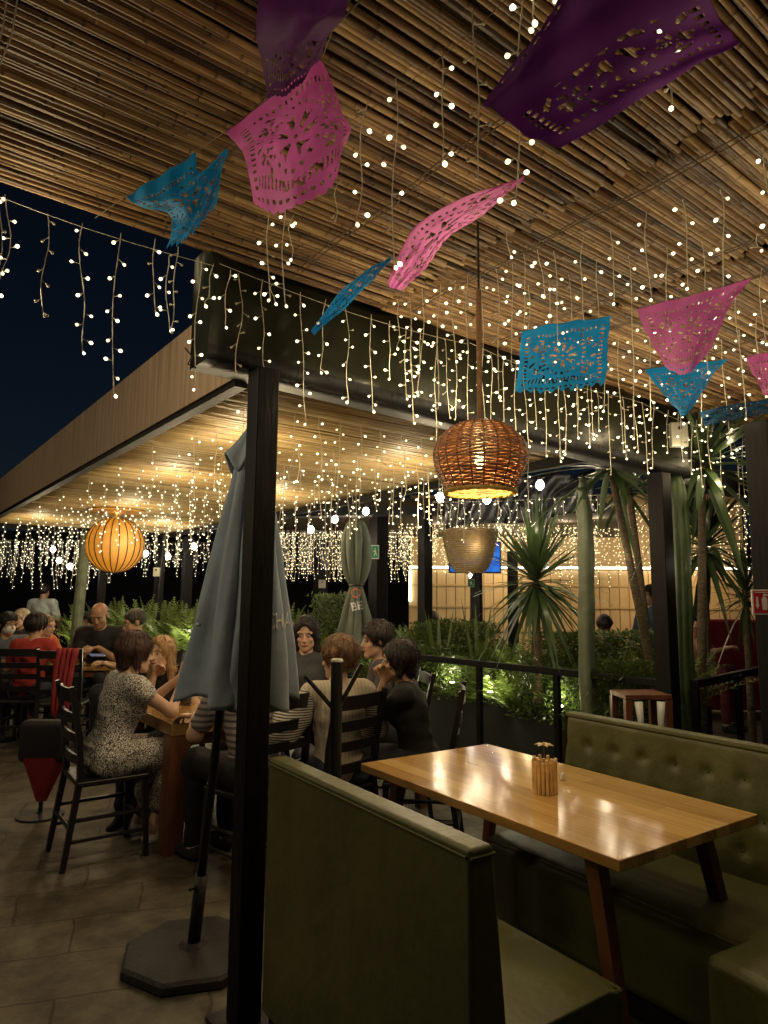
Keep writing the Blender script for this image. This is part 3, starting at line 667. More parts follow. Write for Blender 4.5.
# ball lamp under the reed canopy
pb_ = at(115, 545, 7.4); RB = 28*7.4/FPX
bl = thing('ball_lamp', 'round slatted ball lamp glowing orange under the reed canopy', 'lamp', pb_)
ZTB = ZL+.03-pb_.z
b = MB(); b.lathe([(RB*math.sin(PI*(.06+.89*j/20)), RB*math.cos(PI*(.06+.89*j/20))) for j in range(21)][::-1], 40, cap=False)
o = b.build('shade', M['veneer'], bl, smooth=True); md = o.modifiers.new('s', 'SOLIDIFY'); md.thickness = .003
for k in range(22):
    a = 2*PI*k/22; b = MB(); b.tube([(1.004*RB*math.sin(PI*(.06+.89*j/14))*math.cos(a), 1.004*RB*math.sin(PI*(.06+.89*j/14))*math.sin(a), RB*math.cos(PI*(.06+.89*j/14))) for j in range(15)], .0065, 4); b.build('rib', RIBM, bl)
b = MB(); b.lathe([(RB*.25, -RB*.97), (RB*.27, -RB*.94), (RB*.2, -RB*.93)], 24); b.lathe([(RB*.9, ZTB-.02), (RB*.95, ZTB-.012), (RB*.9, ZTB-.004)], 32); b.tube([(0, 0, RB*.9), (0, 0, ZTB)], .01, 6); b.build('ring', M['veneer'], bl)
b = MB(); b.lathe([(.01, .06), (.035, .03), (.04, 0), (.03, -.03), (.004, -.045)], 12); b.build('light_bulb', M['filament'], bl, smooth=True)
lamp('ball_light', (0, 0, -.0), 12, (1, .74, .36), .05, bl); lamp('ball_light', (0, 0, RB+.05), 1.2, (1, .55, .16), .04, bl)  # upper lamp sits outside the shade, added for the orange glow overhead
# pale unlit wicker lamp in front of screen
pq = at(470, 556, 8.6); RQ = 29*8.6/FPX
t = thing('pale_wicker_lamp', 'pale basket lamp hanging in front of the blue screen', 'lamp', pq)
b = MB()
for j in range(22):
    u = j/21; z = RQ*(.85-1.45*u); r = RQ*(.55+.45*math.sin(PI*(.15+.62*u))) if u < .9 else RQ*.62
    r = RQ*(.86*(1-u)**.28+.12)*.98
    b.tube([(r*math.cos(k*PI/16), r*math.sin(k*PI/16), z+.004*math.cos(k*PI+j)) for k in range(33)], .014, 4, 0, False)
b.build('weave', M['wicker_pale'], t)
b = MB(); b.tube([(0, 0, RQ*.7), (0, 0, 2.7-pq.z)], .008, 5); b.build('cord', M['black_metal'], t)
b = MB(); ico(b, (0, 0, -RQ*.66), .03); b.build('light_bulb', M['globe'], t)
# screen
ps = at(475, 560, 9.3)
t = thing('television_screen', 'small television showing blue above the pine wall', 'television', ps, YAW-PI/2)
b = MB(); b.box((-.36, 0, -.18), (.36, .05, .26)); b.build('frame', M['black_metal'], t, bevel=.01)
sm = mat('screen', (.01, .02, .05), .2); P = sm.node_tree.nodes['Principled BSDF']; sn = node(sm, 'ShaderNodeTexNoise'); sn.inputs['Scale'].default_value = 3.5; sr = node(sm, 'ShaderNodeValToRGB')
sr.color_ramp.elements[0].position = .42; sr.color_ramp.elements[0].color = (.01, .05, .4, 1); sr.color_ramp.elements[1].position = .62; sr.color_ramp.elements[1].color = (.02, .25, .9, 1); e = sr.color_ramp.elements.new(.7); e.color = (.9, .3, .06, 1)
tcx = node(sm, 'ShaderNodeTexCoord'); sm.node_tree.links.new(tcx.outputs['Object'], sn.inputs[0]); sm.node_tree.links.new(sn.outputs['Fac'], sr.inputs[0]); sm.node_tree.links.new(sr.outputs[0], P.inputs['Emission Color']); P.inputs['Emission Strength'].default_value = .9; sm.cycles.emission_sampling = 'NONE'
b = MB(); b.box((-.34, -.006, -.16), (.34, -.002, .24)); b.build('picture', sm, t)
b = MB(); b.box((-.06, .02, -1.9), (.06, .1, -.18)); o = b.build('stand', M['black_metal'], t)
# ------------------------------------------------------------------ furniture: booth, table
TH = -.0521
def frame(p, rz): return thing
def cushion(b, lo, hi, r=.02): b.box(lo, hi)
tnear = Vector((1.8193, 1.2298, 0)); TL, TW = 1.394, .784
tb = thing('dining_table', 'long honey coloured wooden table between the two green booths', 'table', tnear, TH)
b = MB(); b.box((0, 0, .715), (TW, TL, .75)); b.build('tabletop', M['table'], tb, bevel=.004)
def tloc(p): d = p-tnear; return (d.x*math.cos(TH)+d.y*math.sin(TH), -d.x*math.sin(TH)+d.y*math.cos(TH))
for sx, sy in ((0, 0), (1, 0), (0, 1), (1, 1)):
    b = MB(); x0, y0 = (.10 if not sx else TW-.10), (.17 if not sy else TL-.17); x1, y1 = (.06 if not sx else TW-.06), (.02 if not sy else TL-.02)
    b.tube([(x0, y0, .712), (x1, y1, 0)], [.037, .027], 4); b.build('leg', M['red_wood'], tb, bevel=.003)
b = MB(); b.box((.14, .15, .66), (TW-.14, .19, .713)); b.box((.14, TL-.19, .66), (TW-.14, TL-.15, .713)); b.box((TW/2-.02, .18, .665), (TW/2+.02, TL-.18, .711)); b.build('apron', M['red_wood'], tb)
# napkin holder of bamboo sticks
nh = on(545, 792, .752)
t = thing('stick_holder', 'round holder of upright bamboo sticks on the honey table', 'holder', (nh.x, nh.y, .7505))
b = MB()
for k in range(17):
    a = 2*PI*k/17; h = .118+(.012 if k % 2 else 0)+rnd.uniform(0, .004); b.tube([(.043*math.cos(a), .043*math.sin(a), .001), (.0435*math.cos(a), .0435*math.sin(a), h)], .0066, 7)
b.build('stick', M['bamboo_stick'], t)
b = MB(); b.lathe([(.034, .001), (.035, .085)], 20); b.build('cup', M['wicker_pale'], t)
b = MB(); b.tube([(0, 0, .05), (.002, .003, .178)], .0014, 5); b.build('stem', M['steel'], t)
b = MB()
for k in range(6):
    a = 2*PI*k/6; c, s = math.cos(a), math.sin(a)
    b.add([(.002, .003, .178), (.02*c-.012*s, .02*s+.012*c, .184), (.038*c, .038*s, .178), (.02*c+.012*s, .02*s-.012*c, .184)], [(0, 1, 2, 3)])
o = b.build('flower', mat('cream_petal', (.85, .72, .5), .6, transl=.3), t, smooth=True); md = o.modifiers.new('s', 'SOLIDIFY'); md.thickness = .002
b = MB(); ico(b, (.002, .003, .184), .007); b.build('flower_centre', M['gold'], t)
p = on(563, 780, .752); b = MB(); b.lathe([(.011, 0), (.012, .012), (.009, .02), (.010, .028), (.002, .031)], 10); o = b.build('salt_shaker', M['white'], smooth=True); o.location = (p.x, p.y, .7505)
tag(o, 'tiny white shaker beside the bamboo stick holder', 'shaker')
def booth(label, p, rz, Lb, back=1, tuft=False, seat_d=.5, bh=.935, thick=.1, ys=0):
    """bench along +y from p; seat grows to +x"""
    t = thing('booth_bench', label, 'booth', p, rz, None)
    b = MB(); b.box((.02, .02+ys, 0), (seat_d-.05, Lb-.02, .10)); b.build('plinth', M['plinth'], t)
    # seat with rounded front edge
    prof = [(thick*.6, .10), (seat_d-.02, .10), (seat_d+.0, .14), (seat_d+.005, .30), (seat_d+.012, .40), (seat_d-.008, .438), (seat_d-.05, .452), (thick*.6, .445)]
    b = MB(); n_ = len(prof); K = 12; vs = []
    for i in range(K+1):
        y = ys+(Lb-ys)*i/K; e = .012 if i in (0, K) else 0; yy = y+(e if i == 0 else -e if i == K else 0)
        for x, z in prof: vs.append((x-(e if x > seat_d*.7 else 0), y, z-(e if z > .3 else 0)+.003*math.sin(i*2.1)*(z > .44)))
    b.add(vs, [(i*n_+j, i*n_+(j+1) % n_, (i+1)*n_+(j+1) % n_, (i+1)*n_+j) for i in range(K) for j in range(n_)]+[tuple(range(n_-1, -1, -1)), tuple(K*n_+j for j in range(n_))])
    b.build('seat', M['olive'], t, bevel=.006)
    b = MB(); b.tube([(seat_d-.004, ys+.01, .425), (seat_d+.004, Lb-.01, .425)], .006, 6); b.tube([(seat_d-.004, ys+.006, .425), (thick+.05, ys+.006, .43)], .006, 6); b.build('piping', M['olive_trim'], t)
    # back: leaning inner face
    if tuft:
        NU, NV = 84, 40; vs = []
        for j in range(NV+1):
            v = j/NV; z = .44+(bh-.44)*v
            for i in range(NU+1):
                u = i/NU; y = Lb*u; x = thick*(1.55-.75*v)
                dep = 0
                for row, zz in ((0, .80), (1, .66), (2, .54)):
                    off = .0 if row % 2 else .5; q = (y/.15+off) % 1-.5
                    dd = math.hypot(q*.15, (z-zz)); dep = max(dep, .016*math.exp(-(dd/.022)**2)+.006*math.exp(-(q*.15/.02)**2)*math.exp(-((z-zz)/.07)**2))
                e = .03*max(0, 1-min(u, 1-u)*Lb/.03)**2+.025*max(0, 1-(bh-z)/.03)**2
                vs.append((x-dep-e, y, z))
        b = MB(); b.add(vs, [(j*(NU+1)+i, j*(NU+1)+i+1, (j+1)*(NU+1)+i+1, (j+1)*(NU+1)+i) for j in range(NV) for i in range(NU)])
        b.build('tufted_back', M['olive'], t, smooth=True)
        b = MB(); b.add([(0, 0, .0), (thick*1.5, 0, .3), (thick*.78, 0, bh), (0, 0, bh), (0, Lb, 0), (thick*1.5, Lb, .3), (thick*.78, Lb, bh), (0, Lb, bh)], [(0, 1, 2, 3), (7, 6, 5, 4), (0, 3, 7, 4), (3, 2, 6, 7)])
        b.build('backrest', M['olive'], t)
        b = MB()
        for row, zz in ((0, .80), (1, .66), (2, .54)):
            k = 0
            while True:
                y = ((k+(.5 if row % 2 else 0)) * .15)+(0 if row % 2 else .0); k += 1
                if y > Lb-.03: break
                if y < .03: continue
                v = (zz-.44)/(bh-.44); ico(b, (thick*(1.55-.75*v)-.016, y, zz), .005)
        b.build('button', M['olive'], t, smooth=True)
        b = MB(); b.tube([(thick*.78, .01, bh-.01), (thick*.78, Lb-.01, bh-.01)], .009, 6); b.build('piping', M['olive_trim'], t)
    else:
        b = MB(); b.add([(0, 0, .10), (thick*1.7, 0, .10), (thick*1.6, 0, .46), (thick, 0, bh), (0, 0, bh), (0, Lb, .10), (thick*1.7, Lb, .10), (thick*1.6, Lb, .46), (thick, Lb, bh), (0, Lb, bh)],
                        [(0, 1, 2, 3, 4), (9, 8, 7, 6, 5), (0, 4, 9, 5), (4, 3, 8, 9), (3, 2, 7, 8), (2, 1, 6, 7), (1, 0, 5, 6)])
        b.build('backrest', M['olive'], t, bevel=.014, seg=3)
        b = MB(); e = .012; b.tube([(-.002, e, bh-.02), (-.002, Lb-e, bh-.02)], .0035, 6); b.tube([(.0, -.002, bh-.02), (thick, -.002, bh-.02)], .0035, 6); b.build('piping', M['olive_trim'], t)
    return t
bn = on(470, 850, .935); bf = on(268, 757, .935); dv = bf-bn; Lb1 = math.hypot(dv.x, dv.y); rz1 = math.atan2(dv.y, dv.x)-PI/2
booth('near green booth bench with its plain back towards the viewer', (bn.x, bn.y, 0), rz1, Lb1, seat_d=.625, thick=.075, ys=.07)
# opposite booth: bench along -y; local x points back toward the table
b2 = on(574, 711, .935); b2r = on(768, 745, .935); dv = b2r-b2; rz2 = math.atan2(dv.y, dv.x)-PI/2
booth('far green booth bench with button tufted backrest behind the table', (b2.x, b2.y, 0), rz2, 1.75, tuft=True, seat_d=.62, thick=.09)
# bench corner at the lower right
p3 = on(702, 952, .45)
t = thing('booth_ottoman', 'green upholstered seat corner at the lower right edge', 'seat', (p3.x, p3.y, 0), TH-.1)
b = MB(); b.box((0, -.9, .09), (.62, 0, .45)); b.build('seat', M['olive'], t, bevel=.035, seg=4)
b = MB(); b.box((.02, -.88, 0), (.6, -.02, .088)); b.build('plinth', M['plinth'], t)
b = MB(); b.tube([(.012, -.88, .418), (.012, -.012, .418), (.6, -.012, .418)], .006, 6); b.build('piping', M['olive_trim'], t)
# ------------------------------------------------------------------ chairs and dining tables
def make_chair(label):
    t = thing('ladder_back_chair', label, 'chair', (0, 0, 0), 0, 'dark ladder back chairs around the dining tables'); m = M['dark_wood']
    b = MB(); b.box((-.21, -.20, .435), (.21, .20, .465)); b.build('seat', m, t, bevel=.008)
    for sx in (-1, 1):
        b = MB(); b.tube([(sx*.185, .18, .434), (sx*.20, .20, 0)], [.024, .019], 4); b.build('leg', m, t)
        b = MB(); b.tube([(sx*.185, -.18, .50), (sx*.20, -.25, 0)], [.024, .019], 4); b.build('leg', m, t)
    b = MB()
    for sx in (-1, 1): b.tube([(sx*.185, -.18, .47), (sx*.19, -.20, .7), (sx*.195, -.26, .99)], [.024, .022, .018], 4)
    for z, w in ((.58, .05), (.70, .05), (.81, .055), (.935, .075)):
        vs = []
        for i in range(9):
            x = -.18+.36*i/8; y = -.19-.06*max(0, (z-.6)/.4)-.02*(1-(x/.18)**2)
            vs += [(x, y-.008, z-w/2), (x, y-.008, z+w/2), (x, y+.008, z+w/2), (x, y+.008, z-w/2)]
        b.add(vs, [(4*i+j, 4*i+(j+1) % 4, 4*i+4+(j+1) % 4, 4*i+4+j) for i in range(8) for j in range(4)]+[(0, 1, 2, 3), (35, 34, 33, 32)])
    b.build('backrest', m, t)
    b = MB(); b.tube([(-.193, .19, .2), (.193, .19, .2)], .012, 6)
    for sx in (-1, 1): b.tube([(sx*.195, .19, .26), (sx*.195, -.22, .26)], .012, 6); b.tube([(sx*.195, .19, .15), (sx*.195, -.235, .15)], .011, 6)
    b.tube([(-.193, -.222, .22), (.193, -.222, .22)], .012, 6); b.build('stretcher', m, t)
    return t
CH = None
def chair(label, loc, face):
    global CH
    rz = face_rz(face)
    if CH is None: CH = make_chair(label); c = CH
    else: c = dup(CH, label=label)
    c.location = (loc[0], loc[1], 0); c.rotation_euler = (0, 0, rz); return c
def face_rz(a): return math.radians(a)+YAW-PI/2-PI/2      # a: 0 faces image right, 90 away; local front is +y
def fdir(a): r = math.radians(a)+YAW-PI/2; return Vector((math.cos(r), math.sin(r), 0))
def wtable(label, p, rz, L_, W_, h=.75, th=.045, group=None, legw=.04, m='table2'):
    t = thing('wooden_table', label, 'table', (p.x, p.y, 0), rz, group)
    b = MB(); b.box((0, 0, h-th), (W_, L_, h)); b.build('tabletop', M[m], t, bevel=.006)
    for x in (.06, W_-.06):
        for y in (.06, L_-.06):
            b = MB(); b.tube([(x, y, h-th-.002), (x+(.02 if x < .1 else -.02)*-1, y, 0)], [legw*1.25, legw*1.1], 4); b.build('leg', M['red_wood'], t)
    b = MB(); b.box((.05, .04, h-th-.07), (W_-.05, .065, h-th-.002)); b.build('apron', M['red_wood'], t); b = MB(); b.box((.05, L_-.065, h-th-.07), (W_-.05, L_-.04, h-th-.002)); b.build('apron', M['red_wood'], t); return t
# ------------------------------------------------------------------ people by signed distance fields
class Vol:
    def __init__(s, lo, hi, h):
        s.lo = np.array(lo, float); s.h = h; s.n = np.maximum(8, np.ceil((np.array(hi)-s.lo)/h).astype(int)+1); s.v = np.full(s.n, 1.0, np.float32)
    def sub(s, lo, hi):
        a = np.clip(np.floor((lo-s.lo)/s.h).astype(int), 0, s.n); b_ = np.clip(np.ceil((hi-s.lo)/s.h).astype(int)+1, 0, s.n)
        if (b_ <= a).any(): return None, None
        sl = tuple(slice(i, j) for i, j in zip(a, b_)); g = [s.lo[k]+s.h*np.arange(a[k], b_[k]) for k in range(3)]
        return sl, (g[0][:, None, None], g[1][None, :, None], g[2][None, None, :])
    def d(s, pr_, G):
        X, Y, Z = G
        if pr_[0] == 'c':
            _, a, b_, r1, r2 = pr_[:5]; a = np.array(a, float); b_ = np.array(b_, float); ab = b_-a; L2 = max(1e-9, ab@ab)
            t = np.clip(((X-a[0])*ab[0]+(Y-a[1])*ab[1]+(Z-a[2])*ab[2])/L2, 0, 1)
            return np.sqrt((X-a[0]-t*ab[0])**2+(Y-a[1]-t*ab[1])**2+(Z-a[2]-t*ab[2])**2)-(r1+(r2-r1)*t)
        _, c, R_, Mx = pr_[:4]; c = np.array(c, float); q = [X-c[0], Y-c[1], Z-c[2]]
        l = [(Mx[k][0]*q[0]+Mx[k][1]*q[1]+Mx[k][2]*q[2]) for k in range(3)]
        k0 = np.sqrt((l[0]/R_[0])**2+(l[1]/R_[1])**2+(l[2]/R_[2])**2); k1 = np.sqrt((l[0]/R_[0]**2)**2+(l[1]/R_[1]**2)**2+(l[2]/R_[2]**2)**2)
        return k0*(k0-1)/np.maximum(k1, 1e-6)
    def box(s, pr_, m):
        if pr_[0] == 'c': a, b_ = np.array(pr_[1], float), np.array(pr_[2], float); r = max(pr_[3], pr_[4])+m; return np.minimum(a, b_)-r, np.maximum(a, b_)+r
        c = np.array(pr_[1], float); r = max(pr_[2])+m; return c-r, c+r
    def add(s, pr_, k=.02):
        sl, G = s.sub(*s.box(pr_, k+2.5*s.h))
        if sl is None: return
        d = s.d(pr_, G); a = s.v[sl]; h = np.maximum(k-np.abs(a-d), 0)/k; s.v[sl] = np.minimum(a, d)-h*h*k*.25
    def cut(s, pr_, k=.01):
        sl, G = s.sub(*s.box(pr_, k+2.5*s.h))
        if sl is None: return
        d = -s.d(pr_, G); a = s.v[sl]; h = np.maximum(k-np.abs(a-d), 0)/k; s.v[sl] = np.maximum(a, d)+h*h*k*.25
    def cut_plane(s, p, nrm):   # removes the side the normal points to
        X, Y, Z = [s.lo[k]+s.h*np.arange(s.n[k]) for k in range(3)]; d = (X[:, None, None]-p[0])*nrm[0]+(Y[None, :, None]-p[1])*nrm[1]+(Z[None, None, :]-p[2])*nrm[2]
        s.v = np.maximum(s.v, d).astype(np.float32)
    def mesh(s):
        v = s.v; neg = v < 0; nx, ny, nz = v.shape
        cs = np.zeros((nx-1, ny-1, nz-1), np.int8)
        for i in (0, 1):
            for j in (0, 1):
                for k in (0, 1): cs += neg[i:nx-1+i, j:ny-1+j, k:nz-1+k]
        act = (cs > 0) & (cs < 8); idx = np.full(act.shape, -1, np.int64); ii = np.argwhere(act); idx[act] = np.arange(len(ii))
        acc = np.zeros((len(ii), 3)); cnt = np.zeros(len(ii))
        C = [(i, j, k) for i in (0, 1) for j in (0, 1) for k in (0, 1)]
        for a in C:
            for b_ in C:
                if sum(b_)-sum(a) == 1 and all(y >= x for x, y in zip(a, b_)):
                    va = v[ii[:, 0]+a[0], ii[:, 1]+a[1], ii[:, 2]+a[2]]; vb = v[ii[:, 0]+b_[0], ii[:, 1]+b_[1], ii[:, 2]+b_[2]]
                    m = (va < 0) != (vb < 0); t = np.where(m, va/np.where(m, va-vb, 1), 0)
                    acc += m[:, None]*(np.array(a)+(np.array(b_)-np.array(a))*t[:, None]); cnt += m
        V = s.lo+s.h*(ii+acc/cnt[:, None]); F = []
        for ax in range(3):
            o1, o2 = (ax+1) % 3, (ax+2) % 3; sl0 = [slice(None)]*3; sl1 = [slice(None)]*3; sl0[ax] = slice(0, v.shape[ax]-1); sl1[ax] = slice(1, None)
            A, B = neg[tuple(sl0)], neg[tuple(sl1)]; e = np.argwhere(A != B); e = e[(e[:, o1] > 0) & (e[:, o2] > 0) & (e[:, o1] < v.shape[o1]-1) & (e[:, o2] < v.shape[o2]-1)]
            if not len(e): continue
            def g(d1, d2): q = e.copy(); q[:, o1] -= d1; q[:, o2] -= d2; return idx[q[:, 0], q[:, 1], q[:, 2]]
            quad = np.stack([g(1, 1), g(0, 1), g(0, 0), g(1, 0)], 1); fl = ~A[tuple(e.T)]; quad[fl] = quad[fl][:, ::-1]; F.append(quad)
        F = np.concatenate(F); F = F[(F >= 0).all(1)]; return V, F
def np_obj(name, V, F, m, parent):
    me = bpy.data.meshes.new(name); me.vertices.add(len(V)); me.vertices.foreach_set('co', np.asarray(V, np.float32).ravel())
    me.loops.add(len(F)*4); me.loops.foreach_set('vertex_index', F.ravel().astype(np.int32)); me.polygons.add(len(F)); me.polygons.foreach_set('loop_start', np.arange(0, len(F)*4, 4, dtype=np.int32))
    me.polygons.foreach_set('use_smooth', np.ones(len(F), bool)); me.materials.append(m); me.update(calc_edges=True); me.validate()
    o = bpy.data.objects.new(name, me); COL.objects.link(o); o.parent = parent; return o
I3 = np.eye(3)
def rotm(yaw, pitch, roll=0):
    """rows: right, forward, up of a head turned by yaw (left +) and nodded by pitch (down +)"""
    Mx = (Matrix.Rotation(yaw, 3, 'Z') @ Matrix.Rotation(-pitch, 3, 'X') @ Matrix.Rotation(roll, 3, 'Y')); return np.array(Mx.transposed())
def ik(S, T, l1, l2, pole):
    S, T, pole = map(lambda q: np.array(q, float), (S, T, pole)); d = T-S; L_ = np.linalg.norm(d)
    if L_ > (l1+l2)*.985: T = S+d/L_*(l1+l2)*.985; d = T-S; L_ = np.linalg.norm(d)
    a = (l1*l1-l2*l2+L_*L_)/(2*L_); h = math.sqrt(max(0, l1*l1-a*a)); u = d/L_; p = pole-u*(pole@u); p /= np.linalg.norm(p); return S+u*a+p*h, T
def strands(o, head, RM, col):
    me = o.data; n_ = len(me.vertices); co = np.empty(n_*3); no = np.empty(n_*3); me.vertices.foreach_get('co', co); me.vertex_normals.foreach_get('vector', no); co = co.reshape(-1, 3); no = no.reshape(-1, 3)
    rs = np.random.RandomState(n_ % 997); b = MB(); up_ = RM[2]; c0 = head+up_*.05-RM[1]*.03
    for i in rs.choice(n_, min(n_, 620), replace=False):
        p, nn = co[i], no[i]
        if nn @ (p-c0) < 0: continue
        t = -up_*(.9 if (p-head)@up_ < .05 else .35)+.6*(p-c0)/np.linalg.norm(p-c0)+rs.normal(0, .22, 3); t -= nn*(t@nn); t /= np.linalg.norm(t)+1e-6; L_ = rs.uniform(.035, .085); pts = []
        for q in range(5): u = q/4; pts.append(Vector(p+t*L_*u+nn*(.0015+.004*math.sin(u*2.6)*rs.uniform(.3, 1.2))-(p-c0)/np.linalg.norm(p-c0)*.35*L_*u*u))
        b.tube(pts, [.0014, .0016, .0014, .001, .0004], 3, 0, False)
    me2 = b.mesh('hair_strands', me.materials[0], True); bm = bmesh.new(); bm.from_mesh(me); bm.from_mesh(me2); bm.to_mesh(me); bm.free(); me.update()
def folds(o, amp=.006, f=34):
    me = o.data; n_ = len(me.vertices); co = np.empty(n_*3); no = np.empty(n_*3); me.vertices.foreach_get('co', co); me.vertex_normals.foreach_get('vector', no); p = co.reshape(-1, 3); nn = no.reshape(-1, 3)
    w = np.sin(p[:, 0]*f+1.7*np.sin(p[:, 2]*f*.45+p[:, 1]*9)+p[:, 2]*f*.5)+.7*np.sin(p[:, 1]*f*.8-p[:, 2]*f*.9+1.9*np.sin(p[:, 0]*14))+.35*np.sin(p[:, 2]*f*2.1+p[:, 0]*20)
    p = p+nn*(amp*.55*np.sign(w)*np.abs(w)**1.2)[:, None]; me.vertices.foreach_set('co', p.ravel()); me.update()
def person(label, headpx, D, face, skin=(.42, .24, .15), hair=(.02, .013, .01), style='short', top=(.05, .05, .06), bottom=(.02, .02, .03), shoe=(.02, .02, .02),
           lean=.12, look=0, nod=.1, tilt=0, lh=(-.16, .34, .80), rh=(.16, .34, .80), lp=(-.7, -.3, -1), rp=(.7, -.3, -1), sleeve=.45, female=True, seat=.465, h=.008, stand=False,
           scale=1, dress=None, group=None, curl=.35, fingers=(None, None), shin=.0, sideleg=0, name='person', neckline=None, zadj=0, glasses=False, mask=False, extra=None):
    up = np.array([0, 0, 1.]); P0 = np.array([0, 0, (seat+.085) if not stand else .93]); s = np.array([0, math.sin(lean), math.cos(lean)]); sw = .165 if female else .195; wsc = 1 if female else 1.12
    fwd = np.array([0, math.cos(lean), -math.sin(lean)])
    neck = P0+s*.475; shl, shr = neck-s*.035+np.array([-sw, 0, 0]), neck-s*.035+np.array([sw, 0, 0])
    nd = np.array([0, math.sin(lean*.6+nod*.35), math.cos(lean*.6+nod*.35)]); head = neck+nd*.165+np.array([0, .02, 0])
    RM = rotm(math.radians(look), nod, tilt); hp = lambda x, y, z: head+np.array([x, y, z])@RM
    tor = [('e', P0+s*.02, (.165*wsc*(1.04 if female else .95), .125, .125), I3), ('e', P0+s*.17, (.128*wsc*(1 if female else 1.1), .10, .14), rotm(0, lean)), ('e', P0+s*.33, (.15*wsc, .108, .16), rotm(0, lean)),
           ('c', shl*.93+shr*.07, shr*.93+shl*.07, .058*wsc, .058*wsc)]
    if female: tor += [('e', P0+s*.315+fwd*.075+np.array([dx, 0, 0]), (.062, .058, .062), I3) for dx in (-.065, .065)]
    nk = [('c', neck-s*.04, head-np.array([0, .015, .05]), .052*(1 if female else 1.15), .050)]
    hd = [('e', hp(0, -.015, .028), (.074, .093, .084), RM), ('e', hp(0, .028, -.042), (.057, .062, .072), RM), ('c', hp(0, .070, -.098), hp(0, .066, -.088), .020, .02), ('c', hp(-.04, .02, -.075), hp(-.005, .07, -.10), .02, .016), ('c', hp(.04, .02, -.075), hp(.005, .07, -.10), .02, .016)]
    hf = [('c', hp(0, .088, .008), hp(0, .104, -.030), .007, .0125), ('e', hp(-.010, .096, -.034), (.009, .009, .007), RM), ('e', hp(.010, .096, -.034), (.009, .009, .007), RM), ('e', hp(0, .088, -.058), (.024, .011, .006), RM), ('e', hp(0, .086, -.069), (.019, .011, .007), RM),
          ('e', hp(-.038, .060, -.03), (.022, .018, .02), RM), ('e', hp(.038, .060, -.03), (.022, .018, .02), RM), ('c', hp(-.045, .070, .026), hp(.045, .070, .026), .013, .013), ('e', hp(-.076, -.008, -.008), (.010, .02, .031), RM), ('e', hp(.076, -.008, -.008), (.010, .02, .031), RM)]
    arms = []; hands = []; ua = []; fa = []
    for S_, T_, pole, sg, fg in ((shl, lh, lp, -1, fingers[0]), (shr, rh, rp, 1, fingers[1])):
        E_, T2 = ik(S_, T_, .28, .245, pole); ua.append(('c', S_, E_, .047*wsc, .037*wsc)); fa.append(('c', E_, T2, .037*wsc, .024*wsc))
        dr = (T2-E_)/np.linalg.norm(T2-E_) if fg is None else np.array(fg, float)/np.linalg.norm(fg)
        side = np.cross(dr, up); side = side/np.linalg.norm(side) if np.linalg.norm(side) > .2 else np.array([1., 0, 0]); nrm = np.cross(side, dr); nrm /= np.linalg.norm(nrm)
        # palm faces -nrm
        for k in range(4):
            o_ = side*(.026-.0175*k)*(-sg)*-1; base = T2+dr*.015+o_*.5; kn = T2+dr*(.088-.004*abs(k-1.3))+o_
            hands.append(('c', base, kn, .0135, .0105)); fl = [.038, .044, .041, .032][k]; p = kn; ang = 0
            for q in range(3):
                ang += curl*(1+.2*k); dd = dr*math.cos(ang)-nrm*math.sin(ang)+o_*1.2; dd /= np.linalg.norm(dd); e2 = p+dd*fl*(1, .72, .55)[q]; hands.append(('c', p, e2, .0088-.0006*q, .0082-.0006*q)); p = e2
        tb_ = T2+dr*.025+side*sg*-.022; t1_ = tb_+dr*.030+side*sg*-.026-nrm*.012; t2_ = t1_+dr*.030+side*sg*-.006-nrm*.012; hands += [('c', tb_, t1_, .013, .0105), ('c', t1_, t2_, .0105, .0085)]
    legs = []; sh = []; feet = []
    for sg in (-1, 1):
        hipj = P0+np.array([sg*.085, 0, -.015])
        if stand: kn = hipj+np.array([sg*.01, .02, -.42]); an = kn+np.array([0, -.02, -.42])
        else:
            th = sideleg; kn = hipj+np.array([sg*.03+.40*math.sin(th), .40*math.cos(th), .01]); an = np.array([kn[0]*1.0, kn[1]+shin, .085])
        legs.append(('c', hipj, kn, .088*wsc*(1.05 if female else 1), .058)); sh.append(('c', kn, an, .056, .036)); feet.append(('c', an+np.array([0, -.02, -.045]), an+np.array([0, .15, -.055]), .034, .026)); feet.append(('c', an, an+np.array([0, .06, -.045]), .035, .03))
    root = thing(name, label, 'person', (0, 0, 0), 0, group)
    allp = tor+nk+hd+ua+fa+hands+legs+sh+feet; lo = np.array([9., 9, 9]); hi = -lo
    tmp = Vol((0, 0, 0), (.1, .1, .1), .05)
    for p in allp: a, b_ = tmp.box(p, .06); lo = np.minimum(lo, a); hi = np.maximum(hi, b_)
    lo[2] = max(lo[2], -.01)
    V = Vol(lo, hi, h)
    for p in tor: V.add(p, .05)
    for p in nk: V.add(p, .03)
    for p in hd: V.add(p, .02)
    for p in hf: V.add(p, .008)
    for sx in (-1, 1): V.cut(('e', hp(sx*.031, .094, .006), (.015, .013, .009), RM), .008)
    for p in ua+fa+legs+sh+feet: V.add(p, .03)
    for p in hands: V.add(p, .006)
    np_obj('body', *V.mesh(), skin_mat(skin), root)
    def grow(p, e, t1=None):
        if p[0] == 'c':
            a, b_ = np.array(p[1], float), np.array(p[2], float); r2 = p[4]
            if t1 is not None: b_ = a+(b_-a)*t1; r2 = p[3]+(p[4]-p[3])*t1
            return ('c', a, b_, p[3]+e, r2+e)
        return ('e', p[1], tuple(x+e for x in p[2]), p[3])
